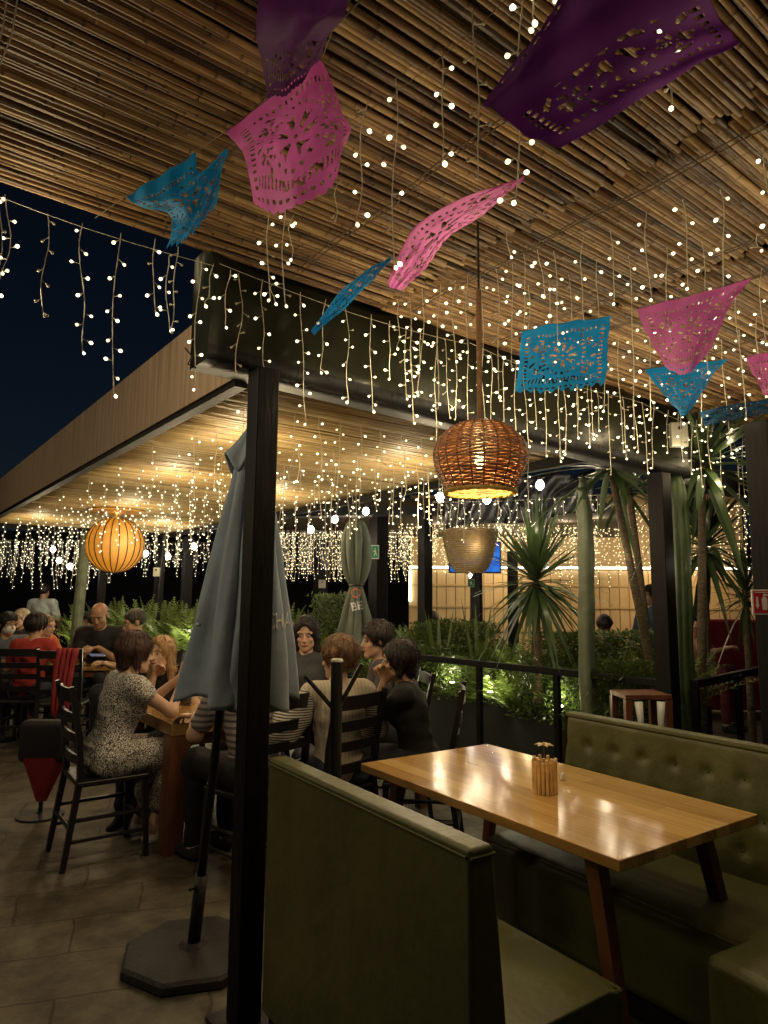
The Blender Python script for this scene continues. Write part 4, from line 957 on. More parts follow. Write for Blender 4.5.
    def garment(nm, prs, m, k=.04, cuts=(), rel=None):
        G = Vol(lo-.03, hi+.03, h)
        for p in prs: G.add(p, k)
        for c in cuts: G.cut_plane(*c)
        Vv, Ff = G.mesh()
        if len(Ff):
            o = np_obj(nm, Vv, Ff, m if not isinstance(m, tuple) else cloth(m), root)
            if nm in ('shirt', 'trousers', 'dress'): folds(o)
            return o
    tm = top if not isinstance(top, tuple) else cloth(top)
    e = .012
    if dress is None:
        shirt = [grow(p, e) for p in tor]+[grow(p, e+.004, min(1, sleeve*1.6) if sleeve < .62 else None) for p in ua]
        if sleeve > .62: shirt += [grow(p, e, (sleeve-.55)/.45*.97) for p in fa]
        garment('shirt', shirt, tm, .04, [(neck+np.array([0, .0, .045]), (0, .25, .97)), (P0-s*.06, (0, -.0, -1))])
        garment('trousers', [grow(tor[0], .010), *[grow(p, .014) for p in legs], *[grow(p, .016, .93) for p in sh]], bottom, .04, [(P0+up*.115, (0, 0, 1))])
    else:
        sk = [grow(p, .03) for p in legs]+[('c', legs[0][2], legs[1][2], .07, .07), ('c', legs[0][1], legs[1][1], .09, .09)]
        hem = []
        for q in (0, 1): kn, an = np.array(sh[q][1]), np.array(sh[q][2]); hem.append(('c', kn, kn+(an-kn)*.62, .075, .085))
        garment('dress', [grow(p, .015) for p in tor]+[grow(p, .02, .28) for p in ua]+sk+hem, dress, .06, [(neck+np.array([0, .0, .04]), (0, .25, .97))])
        garment('belt', [('e', P0+s*.135, (.146, .122, .016), rotm(0, lean))], cloth((.08, .075, .08)), .01)
    for q in (0, 2): garment('shoe', [grow(p, .008) for p in feet[q:q+2]], shoe, .02, [(np.array([0, 0, .10]), (0, 0, 1))])
    # hair
    hv = Vol(head-.3-np.array([0, 0, .15]), head+.22, h*.8)
    if style != 'bald':
        th_ = {'buzz': .005, 'short': .014, 'crop': .022, 'bob': .024, 'long': .018, 'updo': .016}[style]
        hv.add(('e', hp(0, -.020, .034), (.076+th_, .094+th_, .084+th_), RM), .01)
        if style in ('bob', 'crop'):
            zl_ = -.075 if style == 'bob' else -.03
            for sx in (-1, 1): hv.add(('c', hp(sx*.066, -.01, .02), hp(sx*.070, .0, zl_), .036, .024), .03)
            hv.add(('c', hp(-.03, -.075, .01), hp(-.03, -.07, zl_), .05, .034), .03); hv.add(('c', hp(.03, -.075, .01), hp(.03, -.07, zl_), .05, .034), .03)
        if style == 'long':
            for sx in (-1, 1): hv.add(('c', hp(sx*.068, -.01, .03), hp(sx*.085, -.005, -.12), .026, .03), .03); hv.add(('c', hp(sx*.085, -.005, -.12), hp(sx*.09, .02, -.22), .03, .018), .03)
            hv.add(('c', hp(0, -.08, 0), hp(0, -.09, -.2), .065, .05), .03)
        if style == 'updo': hv.add(('e', hp(0, -.10, .04), (.045, .04, .045), RM), .02)
        fr = {'bob': (.074, .055, .100), 'long': (.060, .06, .128)}.get(style, (.088, .07, .09))
        hv.cut(('e', hp(0, .095, -.035 if style in ('bob', 'long', 'crop') else -.03), (fr[0], fr[1], fr[2]), RM), .012)
        if style in ('short', 'buzz', 'updo', 'crop'):
            for sx in (-1, 1): hv.cut(('e', hp(sx*.10, .02, -.04), (.034, .05, .055), RM), .01)
            n_ = np.array([0, .35, -1.])@RM; hv.cut_plane(hp(0, -.03, -.048), tuple(n_))
        Vv, Ff = hv.mesh()
        if len(Ff):
            c_ = Vv-head; an = np.arctan2(c_@RM[0], c_@RM[1]); zz = c_@RM[2]; amp = .0 if style == 'buzz' else .0018
            Vv = Vv+c_/np.linalg.norm(c_, axis=1)[:, None]*(amp*(np.sin(an*37+zz*25+3*np.sin(zz*40))+.8*np.sin(an*83+zz*50)+.5*np.sin(an*9+zz*30)))[:, None]; ho = np_obj('hair', Vv, Ff, hair_mat(hair), root)
            if h < .0125 and style != 'buzz': strands(ho, head, RM, hair)
    else:
        hv.add(('e', hp(0, -.03, .012), (.081, .088, .05), RM), .01); hv.cut_plane(hp(0, 0, .035), tuple(np.array([0, .2, 1.])@RM)); hv.cut(('e', hp(0, .08, 0), (.1, .10, .1), RM), .01); hv.cut_plane(hp(0, -.03, -.045), tuple(np.array([0, .3, -1.])@RM))
        Vv, Ff = hv.mesh(); np_obj('hair', Vv, Ff, hair_mat(hair), root)
    # eyes, brows, lips
    RMt = Matrix([list(RM[0]), list(RM[1]), list(RM[2])]).transposed()
    for sx in (-1, 1):
        b = MB(); b.lathe([(.0005, -.0095), (.005, -.008), (.009, -.003), (.0098, 0), (.009, .003), (.005, .008), (.0005, .0095)], 12); eo = b.build('eye', M['eye_white'], root, smooth=True); eo.location = hp(sx*.031, .079, .005)
        b = MB(); c_ = hp(sx*.031, .0865, .004)-hp(sx*.031, .079, .005); b.lathe([(.0005, -.006), (.0055, -.003), (.0062, 0), (.0055, .003), (.0005, .006)], 8, c=tuple(c_)); b.build('iris', M['iris'], eo, smooth=True)
    for sx in (-1, 1): b = MB(); b.tube([hp(sx*.014, .0905, .024), hp(sx*.03, .089, .029), hp(sx*.047, .078, .024)], [.002, .0028, .0015], 5); b.build('eyebrow', hair_mat(hair), root, smooth=True)
    b = MB(); b.tube([hp(-.021, .090, -.062), hp(-.01, .0965, -.0615), hp(0, .0985, -.063), hp(.01, .0965, -.0615), hp(.021, .090, -.062)], [.002, .0055, .006, .0055, .002], 6); b.build('lips', M['lips'], root, smooth=True)
    if glasses:
        b = MB()
        for sx in (-1, 1): b.tube([hp(sx*.031+.022*math.cos(a*PI/6), .101, .005+.017*math.sin(a*PI/6)) for a in range(13)], .0016, 4); b.tube([hp(sx*.053, .101, .01), hp(sx*.079, .0, .008)], .0016, 4)
        b.build('glasses', M['black_metal'], root)
    if mask:
        mv = Vol(head-.16, head+.16, .006); mv.add(('e', hp(0, .034, -.048), (.061, .074, .062), RM), .01); mv.cut_plane(hp(0, .05, -.0), tuple(np.array([0, 0, 1.])@RM)); mv.cut_plane(hp(0, .02, -.04), tuple(np.array([0, -1., 0])@RM)); np_obj('face_mask', *mv.mesh(), M['white'], root)
    if extra: extra(root, hp, neck, P0, s)
    hw = at(headpx[0], headpx[1], D); root.scale = (scale,)*3; rz = face_rz(face); c_, s_ = math.cos(rz), math.sin(rz)
    hx, hy = head[0]*scale, head[1]*scale; root.rotation_euler = (0, 0, rz); root.location = (hw.x-(hx*c_-hy*s_), hw.y-(hx*s_+hy*c_), zadj)
    return root
def hip(root, back=0.02): return Vector((root.location.x, root.location.y, 0))
GA = 'diners seated at the tables'
LS = (.55, .34, .24); TAN = (.44, .26, .16); BR = (.33, .18, .11)
# table A: woman in speckled dress etc.
tA = on(172, 724, .75); wtable('thick wooden table where the woman in the speckled dress sits', tA, -.02, 1.0, 1.12, th=.075, legw=.07)
A = person('woman in speckled dress with brown bob seated facing right', (136, 655), 4.32, 40, LS, (.055, .022, .015), 'bob', dress=M['dress'], lean=.22, look=-4, nod=.12, lh=(-.02, .47, 1.0), rh=(.06, .44, .96), rp=(.75, .1, -1), fingers=((0, .25, 1), (-.2, .5, .9)), sleeve=.1, shoe=(.70, .68, .66), h=.0065, shin=-.13, seat=.465, scale=.96, zadj=.02, group=GA, curl=.5)
chair('dark ladder back chair under the woman in the speckled dress', A.location, 36)
Bp = person('young blonde woman in black top leaning on her hand', (160, 669), 4.95, 262, LS, (.38, .22, .10), 'long', top=(.008, .008, .01), scale=.96, lean=.28, look=-8, nod=-.02, tilt=.1, rh=(.02, .235, 1.0), lh=(-.22, .36, .80), fingers=((1, .3, 0), (-.3, .1, .8)), sleeve=.05, h=.0075, group=GA, curl=.6, zadj=-.03)
chair('dark chair under the blonde woman, mostly hidden by the table', Bp.location, 262)
O_ = person('person in pink and grey striped shirt hidden behind the post', (243, 650), 4.05, 140, LS, (.04, .025, .02), 'short', top=M['stripe_pink'], bottom=(.01, .01, .014), lean=.22, lh=(-.12, .42, .80), rh=(.16, .36, .80), fingers=((-.3, 1, 0), None), female=False, h=.009, group=GA, curl=.4)
chair('dark ladder back chair behind the foreground post', O_.location, 140)
# second group
tB = at(300, 700, 4.75); wtable('dining table of the second group, behind the near booth', tB+Vector((-.35, -.2, 0)), -.05, .8, 1.3)
K_ = person('dark haired woman in dark jacket smiling towards the viewer', (306, 645), 5.35, 268, LS, (.010, .007, .008), 'long', top=(.05, .055, .06), lean=.05, look=0, nod=.25, sleeve=.95, h=.0075, group=GA, lh=(-.18, .30, .79), rh=(.14, .32, .80), scale=1.03)
chair('dark chair under the smiling dark haired woman', K_.location, 268)
L__ = person('short haired person in pale top with striped sleeves seen from behind', (338, 657), 4.05, 108, LS, (.20, .11, .055), 'crop', top=M['stripe_top'], bottom=(.03, .035, .06), lean=.02, look=42, nod=.12, lh=(-.34, .14, .95), rh=(.16, .34, .78), lp=(-.35, -.5, -1), fingers=((-.1, .05, 1), None), scale=.97, sleeve=.0, h=.0065, group=GA, curl=.12)
# striped sleeves as their own garment
def sleeve_of(root, S_, T_, pole, m, end=.55):
    E_, T2 = ik(S_, T_, .28, .245, pole); lo = np.minimum(np.minimum(S_, E_), T2)-.15; hi = np.maximum(np.maximum(S_, E_), T2)+.15; V = Vol(lo, hi, .008)
    V.add(('c', S_, E_, .062, .072), .03); V.add(('c', E_, E_+(T2-E_)*end, .072, .045), .04); V.add(('c', (S_+E_)/2+np.array([.03, 0, -.03]), E_, .05, .06), .05); np_obj('sleeve', *V.mesh(), m, root)
ls_ = .02; P0_ = np.array([0, 0, .55]); s_ = np.array([0, math.sin(ls_), math.cos(ls_)]); nk_ = P0_+s_*.475
sleeve_of(L__, nk_-s_*.035+np.array([-.165, 0, 0]), (-.34, .14, .95), (-.35, -.5, -1), M['stripe_sleeve']); sleeve_of(L__, nk_-s_*.035+np.array([.165, 0, 0]), (.16, .34, .78), (.7, -.3, -1), M['stripe_sleeve'])
chair('ladder back chair under the person with striped sleeves', L__.location+fdir(0)*-.06, 140)
Mm = person('dark haired woman in black shirt, hand at her chin, facing left', (398, 655), 4.2, 172, TAN, (.018, .010, .008), 'bob', top=(.010, .010, .012), lean=.22, look=12, nod=.05, scale=.93, zadj=.03, lh=(-.02, .235, 1.05), rh=(.20, .34, .80), fingers=((-.2, .1, .9), None), sleeve=.42, h=.0065, group=GA, curl=.7)
chair('dark ladder back chair under the woman in the black shirt', Mm.location, 172)
Nn = person('woman partly hidden beside the black shirted woman', (376, 648), 4.9, 188, LS, (.02, .012, .01), 'crop', top=(.05, .04, .045), lean=.15, look=10, nod=.1, h=.009, group=GA, sleeve=.9, scale=1.02)
chair('chair under the partly hidden woman of the second group', Nn.location, 188)
# left background groups
tC = on(28, 668, .75); rzt = math.radians(0)+YAW-PI/2
def timg(label, x0, x1, y, depthw, th=.04):
    p, q = on(x0, y, .75), on(x1, y, .75); d = q-p; t = wtable(label, p, math.atan2(d.y, d.x), depthw, d.length, th=th); return t
timg('small wooden table with a green jar where the bald man sits', 28, 112, 667, .62)
timg('wooden table at the left edge beside the masked man', -40, 72, 652, .8)
Cc = person('balding man in black t-shirt looking down at his phone', (98, 637), 7.6, 272, BR, (.05, .035, .03), 'bald', top=(.010, .010, .013), lean=.32, nod=.55, lh=(-.05, .34, .84), rh=(.05, .34, .84), fingers=((.3, 1, .1), (-.3, 1, .1)), sleeve=.45, female=False, h=.009, group=GA, scale=1.12, zadj=.0)
ph = at(97, 657, 7.25); b = MB(); b.box((-.075, -.035, -.004), (.075, .035, .004)); o = b.build('mobile_phone', M['phone'], bevel=.003); o.location = (ph.x, ph.y, .885); o.rotation_euler = (.4, 0, face_rz(272)); tag(o, 'dark phone in the hands of the balding man', 'phone')
chair('dark chair under the balding man with the phone', Cc.location, 272)
Dd = person('dark haired man behind the balding man', (91, 626), 8.6, 225, BR, (.012, .01, .01), 'short', top=(.012, .012, .015), lean=.15, female=False, h=.012, group=GA, nod=.2)
chair('chair of the dark haired man at the back', Dd.location, 225)
Ee = person('man with buzz cut seated behind the woman in the speckled dress', (134, 625), 6.7, 215, TAN, (.03, .022, .018), 'buzz', top=(.012, .012, .015), lean=.2, nod=.3, female=False, h=.011, group=GA, scale=1.06)
chair('chair of the man with the buzz cut', Ee.location, 215)
Ff_ = person('person in red shirt seated with back to the viewer at left', (37, 624), 7.2, 92, TAN, (.02, .013, .012), 'crop', top=(.36, .03, .025), bottom=(.05, .06, .09), lean=.12, look=-20, nod=.2, h=.011, group=GA)
chair('dark ladder back chair of the person in the red shirt', Ff_.location, 92)
Gg = person('fair haired person in orange shirt reaching across the table', (47, 622), 7.9, 350, LS, (.22, .14, .07), 'buzz', top=(.48, .12, .03), lean=.32, nod=.2, lh=(-.1, .48, .82), rh=(.12, .50, .82), female=False, h=.011, group=GA, sleeve=.5)
chair('chair of the person in the orange shirt', Gg.location, 350)
Hh = person('man in grey blue shirt wearing a white face mask', (8, 623), 7.6, 318, TAN, (.012, .01, .01), 'short', top=(.10, .12, .15), lean=.12, nod=.15, female=False, h=.010, group=GA, mask=True, lh=(-.15, .38, .80), rh=(.1, .40, .80), look=10)
chair('chair of the man with the white mask', Hh.location, 318)
Ii = person('light haired person in the second row behind the masked man', (21, 619), 9.3, 250, LS, (.45, .36, .24), 'crop', top=(.05, .05, .05), h=.013, group=GA)
chair('chair of the light haired person', Ii.location, 250)
Jj = person('person in white shirt standing at the back with dark hair', (44, 597), 11.5, 80, TAN, (.02, .014, .012), 'short', top=(.50, .55, .52), bottom=(.02, .02, .03), stand=True, lean=.02, lh=(-.2, .2, .95), rh=(.2, .2, .95), female=False, h=.013, name='person', group=None, sleeve=.5)
# right side people
Qq = person('standing person in dark blue jacket behind the yucca trunks', (650, 590), 8.5, 200, TAN, (.015, .012, .012), 'short', top=(.03, .055, .10), bottom=(.02, .02, .03), stand=True, lean=.05, lh=(-.1, .25, .95), rh=(.2, .2, .95), female=False, h=.012, sleeve=1.0)
Rr_ = person('diner in peach top with bare arms seen between the yuccas at right', (700, 606), 8.3, 320, (.5, .28, .2), (.03, .02, .015), 'short', top=(.5, .2, .15), bottom=(.1, .02, .02), lean=.2, h=.012, sleeve=.1, seat=.6, group=GA, zadj=-.0, lh=(-.1, .4, .95), rh=(.15, .42, .95))
b = MB(); b.lathe([(.2, 0), (.2, .02), (.025, .03), (.025, .55), (.19, .56), (.2, .60)], 20); o = b.build('bar_stool', M['red_cloth'], smooth=False); o.location = Rr_.location; tag(o, 'red topped stool under the diner in the peach top', 'stool')
Ss = person('seated person with dark hair against the pine wall', (432, 617), 10.2, 90, TAN, (.02, .013, .01), 'crop', top=(.08, .06, .05), h=.014, group=GA)
Tt = person('seated person in orange top near the far yucca', (605, 632), 8.8, 60, TAN, (.02, .013, .01), 'crop', top=(.5, .15, .05), h=.014, group=GA)
for q, l_, f_ in ((Ss, 'chair of the person by the pine wall', 90), (Tt, 'chair of the person in the orange top', 60)): chair(l_, q.location, f_)
# ------------------------------------------------------------------ closed parasols
def parasol(label, base_p, top_p, ztop, zhem, hem_r, mm, cap=True, tilt_pts=None, neckz=None, seed=1, base='oct', baser=.30, off=(0, 0), spread=1.0, turn=0):
    rn = random.Random(seed); B = Vector((base_p.x, base_p.y, 0)); T = Vector((top_p.x, top_p.y, ztop)); t = thing('closed_parasol', label, 'parasol', B)
    ax = lambda z: (T-B)*(z/ztop)
    b = MB(); b.tube([ax(.02), ax(ztop-.03)], .019, 12); b.build('pole', M['black_metal'], t, smooth=True)
    b = MB(); b.tube([ax(.04), ax(.34)], .027, 12); kp = ax(.30); b.tube([kp, kp+Vector((-.055, -.02, .0))], .008, 6); b.build('sleeve', M['black_metal'], t, smooth=True)
    b = MB(); n_ = 8 if base == 'oct' else 24; rr = baser; pr2 = [(rr*.98, 0), (rr, .008), (rr*.995, .034), (rr*.95, .046), (.06, .052), (.04, .07)]
    b.lathe(pr2, n_); b.build('base', M['concrete'], t)
    # pleated canopy
    NA, NZ = 128, 60; vs = []; fold = [rn.uniform(.7, 1.25) for _ in range(8)]; tw = rn.uniform(0, 6)
    for j in range(NZ+1):
        v = j/NZ; z = ztop+(zhem-ztop)*v
        if neckz is None: R_ = .018+hem_r*(v**.85)
        else:
            vn = (ztop-neckz)/(ztop-zhem)
            R_ = .03+hem_r*.62*math.sin(min(1, v/vn)*PI)**.6*.9+.02 if v < vn else .05+hem_r*((v-vn)/(1-vn))**.9
            if v < vn: R_ = max(R_, .045)
        for i in range(NA):
            a = 2*PI*i/NA; k = int(a/(2*PI)*8) % 8; ph = (a/(2*PI)*8) % 1
            pl = math.sin(ph*PI); r = R_*(1-.60*(1-pl)**1.2*min(1, v*4)*fold[k]*.75)+.006*math.sin(a*19+v*12)*v
            r *= 1+.10*math.sin(a+tw)*v
            zz = z
            if v > .8: zz = z-(v-.8)/.2*.05*math.sin(ph*PI*1.0)*fold[k]+(v-.8)/.2*.03
            p = ax(zz)+Vector((r*math.cos(a+turn+.35*v*math.sin(k*2.)), r*math.sin(a+turn+.35*v*math.sin(k*2.)), 0))+Vector((off[0], off[1], 0))*v; vs.append(p)
    b = MB(); b.add(vs, [(j*NA+i, j*NA+(i+1) % NA, (j+1)*NA+(i+1) % NA, (j+1)*NA+i) for j in range(NZ) for i in range(NA)]); cnp = b.build('canopy', M[mm], t, smooth=True); md = cnp.modifiers.new('s', 'SOLIDIFY'); md.thickness = .003
    if cap:
        vs = []; hc = .17
        for j in range(9):
            v = j/8
            for i in range(32):
                a = 2*PI*i/32; r = .012+.075*v*(1+.22*math.cos(a*4+1)); zz = ztop+.02-hc*v*(1+.25*math.cos(a*4+1+PI)*v); vs.append(ax(zz)+Vector((r*math.cos(a), r*math.sin(a), 0)))
        b = MB(); b.add(vs, [(j*32+i, j*32+(i+1) % 32, (j+1)*32+(i+1) % 32, (j+1)*32+i) for j in range(8) for i in range(32)]); o = b.build('vent_cap', M[mm], t, smooth=True); md = o.modifiers.new('s', 'SOLIDIFY'); md.thickness = .003
    if neckz:
        b = MB(); c_ = ax(neckz); b.tube([c_+Vector((.068*math.cos(k*PI/12), .068*math.sin(k*PI/12), 0)) for k in range(25)], .007, 5, 0, False); b.build('tie_strap', M['black_metal'], t)
    return t, ax, cnp
def text_mesh(s_, size, shear=0):
    cu = bpy.data.curves.new('t', 'FONT'); cu.body = s_; cu.size = size; cu.extrude = 0; cu.offset = size*.02; ob = bpy.data.objects.new('t', cu); COL.objects.link(ob)
    bpy.context.view_layer.update(); me = bpy.data.meshes.new_from_object(ob.evaluated_get(bpy.context.evaluated_depsgraph_get())); COL.objects.unlink(ob); bpy.data.objects.remove(ob)
    bm = bmesh.new(); bm.from_mesh(me); bmesh.ops.subdivide_edges(bm, edges=[e for e in bm.edges if e.calc_length() > size*.2], cuts=3); bmesh.ops.triangulate(bm, faces=bm.faces); bm.to_mesh(me); bm.free(); return me
def print_on(target, txt, px_c, size, parent, m, D, ang=0, name='lettering', xs_=1):
    """project lettering onto the cloth along the viewing direction"""
    me = text_mesh(txt, size); xs = [v.co.x for v in me.vertices]; ys = [v.co.y for v in me.vertices]; cx, cy = (min(xs)+max(xs))/2, (min(ys)+max(ys))/2
    dg = bpy.context.evaluated_depsgraph_get(); bpy.context.view_layer.update(); mi = target.matrix_world.inverted(); c0 = at(px_c[0], px_c[1], D); ca, sa = math.cos(ang), math.sin(ang)
    from mathutils.bvhtree import BVHTree
    tv = [target.matrix_world @ v.co for v in target.data.vertices]; bv = BVHTree.FromPolygons(tv, [tuple(p.vertices) for p in target.data.polygons])
    miss = []
    for v in me.vertices:
        x, y = (v.co.x-cx)*xs_, v.co.y-cy; q = c0+R0*(x*ca-y*sa)+ZZ*(x*sa+y*ca); dr = (q-CAM).normalized(); hit = bv.ray_cast(CAM, dr)
        if hit[0] is None: miss.append(v.index)
        v.co = (hit[0] if hit[0] is not None else q)-dr*.006
    bm = bmesh.new(); bm.from_mesh(me); bm.verts.ensure_lookup_table(); bmesh.ops.delete(bm, geom=[bm.verts[i] for i in miss], context='VERTS'); bm.to_mesh(me); bm.free()
    me.materials.append(m); o = bpy.data.objects.new(name, me); COL.objects.link(o); o.parent = parent; o.matrix_parent_inverse = parent.matrix_world.inverted(); md = o.modifiers.new('s', 'SOLIDIFY'); md.thickness = .001; return o
bp_ = on(192, 958, 0); tp_ = at(252, 430, 2.86)
um, ax_, cn = parasol('large closed grey blue parasol behind the foreground post', bp_, tp_, tp_.z, at(235, 702, 2.86).z, .25, 'umb', True, seed=4, off=(.085, -.06), baser=.295)
bpy.context.view_layer.update()
print_on(cn, 'CHA', (279.5, 621), .09, um, M['print'], 2.7, .05, xs_=.52); print_on(cn, 'L', (199, 618), .085, um, M['print'], 2.75, -.25, xs_=.6)
q1, q2 = on(358, 700, 0), at(356, 520, 6.3); q1 = at(358, 700, 6.3)
u2, ax2, c2 = parasol('small closed green parasol tied in the middle, behind the diners', q1, q2, q2.z, at(358, 648, 6.3).z, .175, 'umb_green', True, neckz=at(356, 585, 6.3).z, seed=9, base='round', baser=.26)
bpy.context.view_layer.update()
print_on(c2, 'BE', (357, 606), .10, u2, M['print'], 6.1, .2)
print_on(c2, 'O', (356, 593), .12, u2, M['print_red'], 6.1, .1, name='emblem')
# black post with two braces behind the near booth
pk = at(337, 662, 3.0); t = thing('folding_stand', 'black upright post with two diagonal braces and a pale cap', 'stand', (pk.x, pk.y, 0)); zt_ = pk.z
b = MB(); b.tube([(0, 0, 0), (0, 0, zt_)], .026, 12); b.build('upright', M['black_metal'], t)
b = MB(); b.lathe([(.027, zt_), (.028, zt_+.006), (.020, zt_+.014), (.001, zt_+.016)], 16); b.build('cap', M['white'], t, smooth=True)
for xx, yy in ((305, 676), (362, 664)):
    q = at(xx, yy, 3.0)-Vector((pk.x, pk.y, 0)); e_ = at(337, 712, 3.0); b = MB(); b.tube([(q.x, q.y, q.z), (0, 0, e_.z)], .010, 8); b.build('brace', M['black_metal'], t)
b = MB(); b.lathe([(.2, 0), (.2, .015), (.03, .03)], 20); b.build('base', M['black_metal'], t)
# draped stand behind the dress woman's chair
pk = on(40, 816, 0); t = thing('draped_stand', 'low round based stand with black bag and red cloth', 'stand', (pk.x, pk.y, 0), YAW-PI/2)
b = MB(); b.lathe([(.15, 0), (.15, .012), (.03, .022), (.014, .03), (.014, .5)], 24); b.build('pedestal', M['black_metal'], t)
b = MB(); vs = []
for j in range(9):
    v = j/8; z = .10+.30*v
    for k in range(24): a = k*PI/12; r = .035+.125*v+.012*math.sin(a*5)*v; vs.append((r*1.0*math.cos(a), r*.55*math.sin(a), z))
b.add(vs, [(j*24+k, j*24+(k+1) % 24, (j+1)*24+(k+1) % 24, (j+1)*24+k) for j in range(8) for k in range(24)]); b.build('red_cloth', M['red_cloth'], t, smooth=True)
b = MB(); b.box((-.16, -.07, .36), (.16, .07, .64)); b.build('black_bag', M['black_cloth'], t, bevel=.04, seg=4)
# red jacket over an empty chair
pj = at(64, 700, 6.9); c = chair('empty ladder back chair with a red jacket over it', (pj.x, pj.y), 100)
b = MB(); vs = []; NU = 14
for j in range(13):
    v = j/12
    for i in range(NU+1):
        x = -.02+.19*i/NU; y = -.265-.03*math.sin(v*PI)+.015*math.sin(i*1.9+v*4)-.0; z = 1.0-.62*v-.03*math.sin(i*.9)*v; vs.append((x*(1-.25*v), y-.03, z))
b.add(vs, [(j*(NU+1)+i, j*(NU+1)+i+1, (j+1)*(NU+1)+i+1, (j+1)*(NU+1)+i) for j in range(12) for i in range(NU)]); o = b.build('red_jacket', M['red_cloth'], smooth=True); md = o.modifiers.new('s', 'SOLIDIFY'); md.thickness = .02
o.location = c.location; o.rotation_euler = c.rotation_euler; tag(o, 'red jacket hanging over the back of the empty chair', 'jacket')
# things on tables
def tumbler(label, p, m='drink', h=.12, r=.032):
    t = thing('drinking_glass', label, 'glass', p); b = MB(); b.lathe([(r*.8, 0), (r, h), (r*.93, h), (r*.75, .006)], 16); b.build('glass', M['glass'], t, smooth=True)
    b = MB(); b.lathe([(r*.72, .008), (r*.85, h*.65)], 14); b.build('drink', M[m], t, smooth=True)
p = on(187, 705, .752); tumbler('small glass by the hand of the woman in the speckled dress', (p.x, p.y, .751))
p = on(181, 700, .752); tumbler('glass further along the same table near the parasol', (p.x, p.y, .751), 'green_drink')
p = on(71, 662, .752); tumbler('tall glass of red and yellow sticks beside the balding man', (p.x, p.y, .751), 'drink', .2, .05)
p = on(45, 664, .752); b = MB(); b.lathe([(.05, 0), (.055, .05), (.05, .10), (.025, .13), (.022, .17)], 14); o = b.build('green_bottle', M['green_drink'], smooth=True); o.location = (p.x, p.y, .751); tag(o, 'squat green bottle on the small table by the red shirt', 'bottle')
# ------------------------------------------------------------------ planters, shrubs, rails
def shrub_mesh(seed, kind):
    rn = random.Random(seed); b = MB()
    if kind == 'fern':
        for f in range(70):
            a = rn.uniform(0, 2*PI); L_ = rn.uniform(.3, .62); el = rn.uniform(.55, 1.45); base = Vector((rn.uniform(-.12, .12), rn.uniform(-.12, .12), 0)); dr = Vector((math.cos(a)*math.cos(el), math.sin(a)*math.cos(el), math.sin(el)))
            n_ = 18; sd = dr.cross(ZZ).normalized()
            for i in range(2, n_):
                u = i/n_; p = base+dr*L_*u+Vector((0, 0, -.22*L_*u**2.2)); ll = .055*math.sin(PI*min(1, u+.08))+.012
                for s in (-1, 1):
                    d2 = (sd*s*.9+dr*.55+Vector((0, 0, rn.uniform(-.3, .2)))).normalized(); w = dr*.008
                    b.add([p-w, p+d2*ll*.55-w*.9+Vector((0, 0, .004)), p+d2*ll, p+w], [(0, 1, 2, 3)])
    else:
        for f in range(2300):
            z = rn.uniform(.02, .56); rr = .30*math.sqrt(rn.random())*(1-.35*z/.56)*rn.uniform(.8, 1.25); a = rn.uniform(0, 2*PI); p = Vector((rr*math.cos(a), rr*math.sin(a), z))
            d = Vector((rn.uniform(-1, 1), rn.uniform(-1, 1), rn.uniform(-.4, 1))).normalized(); s = d.orthogonal().normalized()*.008*rn.uniform(.7, 1.4); L_ = rn.uniform(.03, .06)
            b.add([p, p+d*L_*.5+s, p+d*L_, p+d*L_*.5-s], [(0, 1, 2, 3)])
        for f in range(14):
            a = rn.uniform(0, 6.28); r = rn.uniform(.05, .22); b.tube([(0, 0, 0), (r*.5*math.cos(a), r*.5*math.sin(a), .25), (r*math.cos(a), r*math.sin(a), .5)], [.006, .004, .002], 4)
    return b.mesh('foliage', M['leaf'] if kind == 'fern' else M['leaf_dark'])
SM = [shrub_mesh(i, k) for i, k in enumerate(['fern', 'fern', 'bush', 'bush', 'fern'])]
def planter(label, a, bq, h, w):
    d = bq-a; d.z = 0; t = thing('planter_box', label, 'planter', (a.x, a.y, 0), math.atan2(d.y, d.x)); L_ = d.length
    b = MB(); b.box((0, 0, 0), (L_, .04, h)); b.box((0, w-.04, 0), (L_, w, h)); b.box((0, .042, 0), (.04, w-.042, h)); b.box((L_-.04, .042, 0), (L_, w-.042, h)); b.build('box', M['plinth'], t)
    b = MB(); b.box((.042, .042, h-.12), (L_-.042, w-.042, h-.05)); b.build('soil', M['soil'], t); return t
pa1, pb1 = at(640, 700, 4.75), at(352, 700, 8.6)
planter('long black planter holding the shrubs behind the dark railing', pb1, pa1, .74, -.7) if False else None
dv = (pb1-pa1); dv.z = 0; nrm_ = Vector((dv.y, -dv.x, 0)).normalized()
if nrm_.dot(F0) < 0: nrm_ = -nrm_
def planter2(label, a, bq, h, w):
    d = (bq-a); d.z = 0; n1 = Vector((-d.y, d.x, 0)).normalized()
    if n1.dot(F0) < 0: a, bq = bq, a
    return planter(label, a, bq, h, w)
planter2('long black planter holding the shrubs behind the dark railing', pa1, pb1, .74, .75)
SHR = 'shrubs in the long planter behind the railing'
LOCW = ['nearest the right post', 'second from the right post', 'third from the right post', 'fourth from the right post', 'fifth from the right post', 'midway along the planter', 'just past the middle of the planter', 'fourth from its left end', 'third from its left end', 'second from its left end', 'at its left end']
n_s = 11
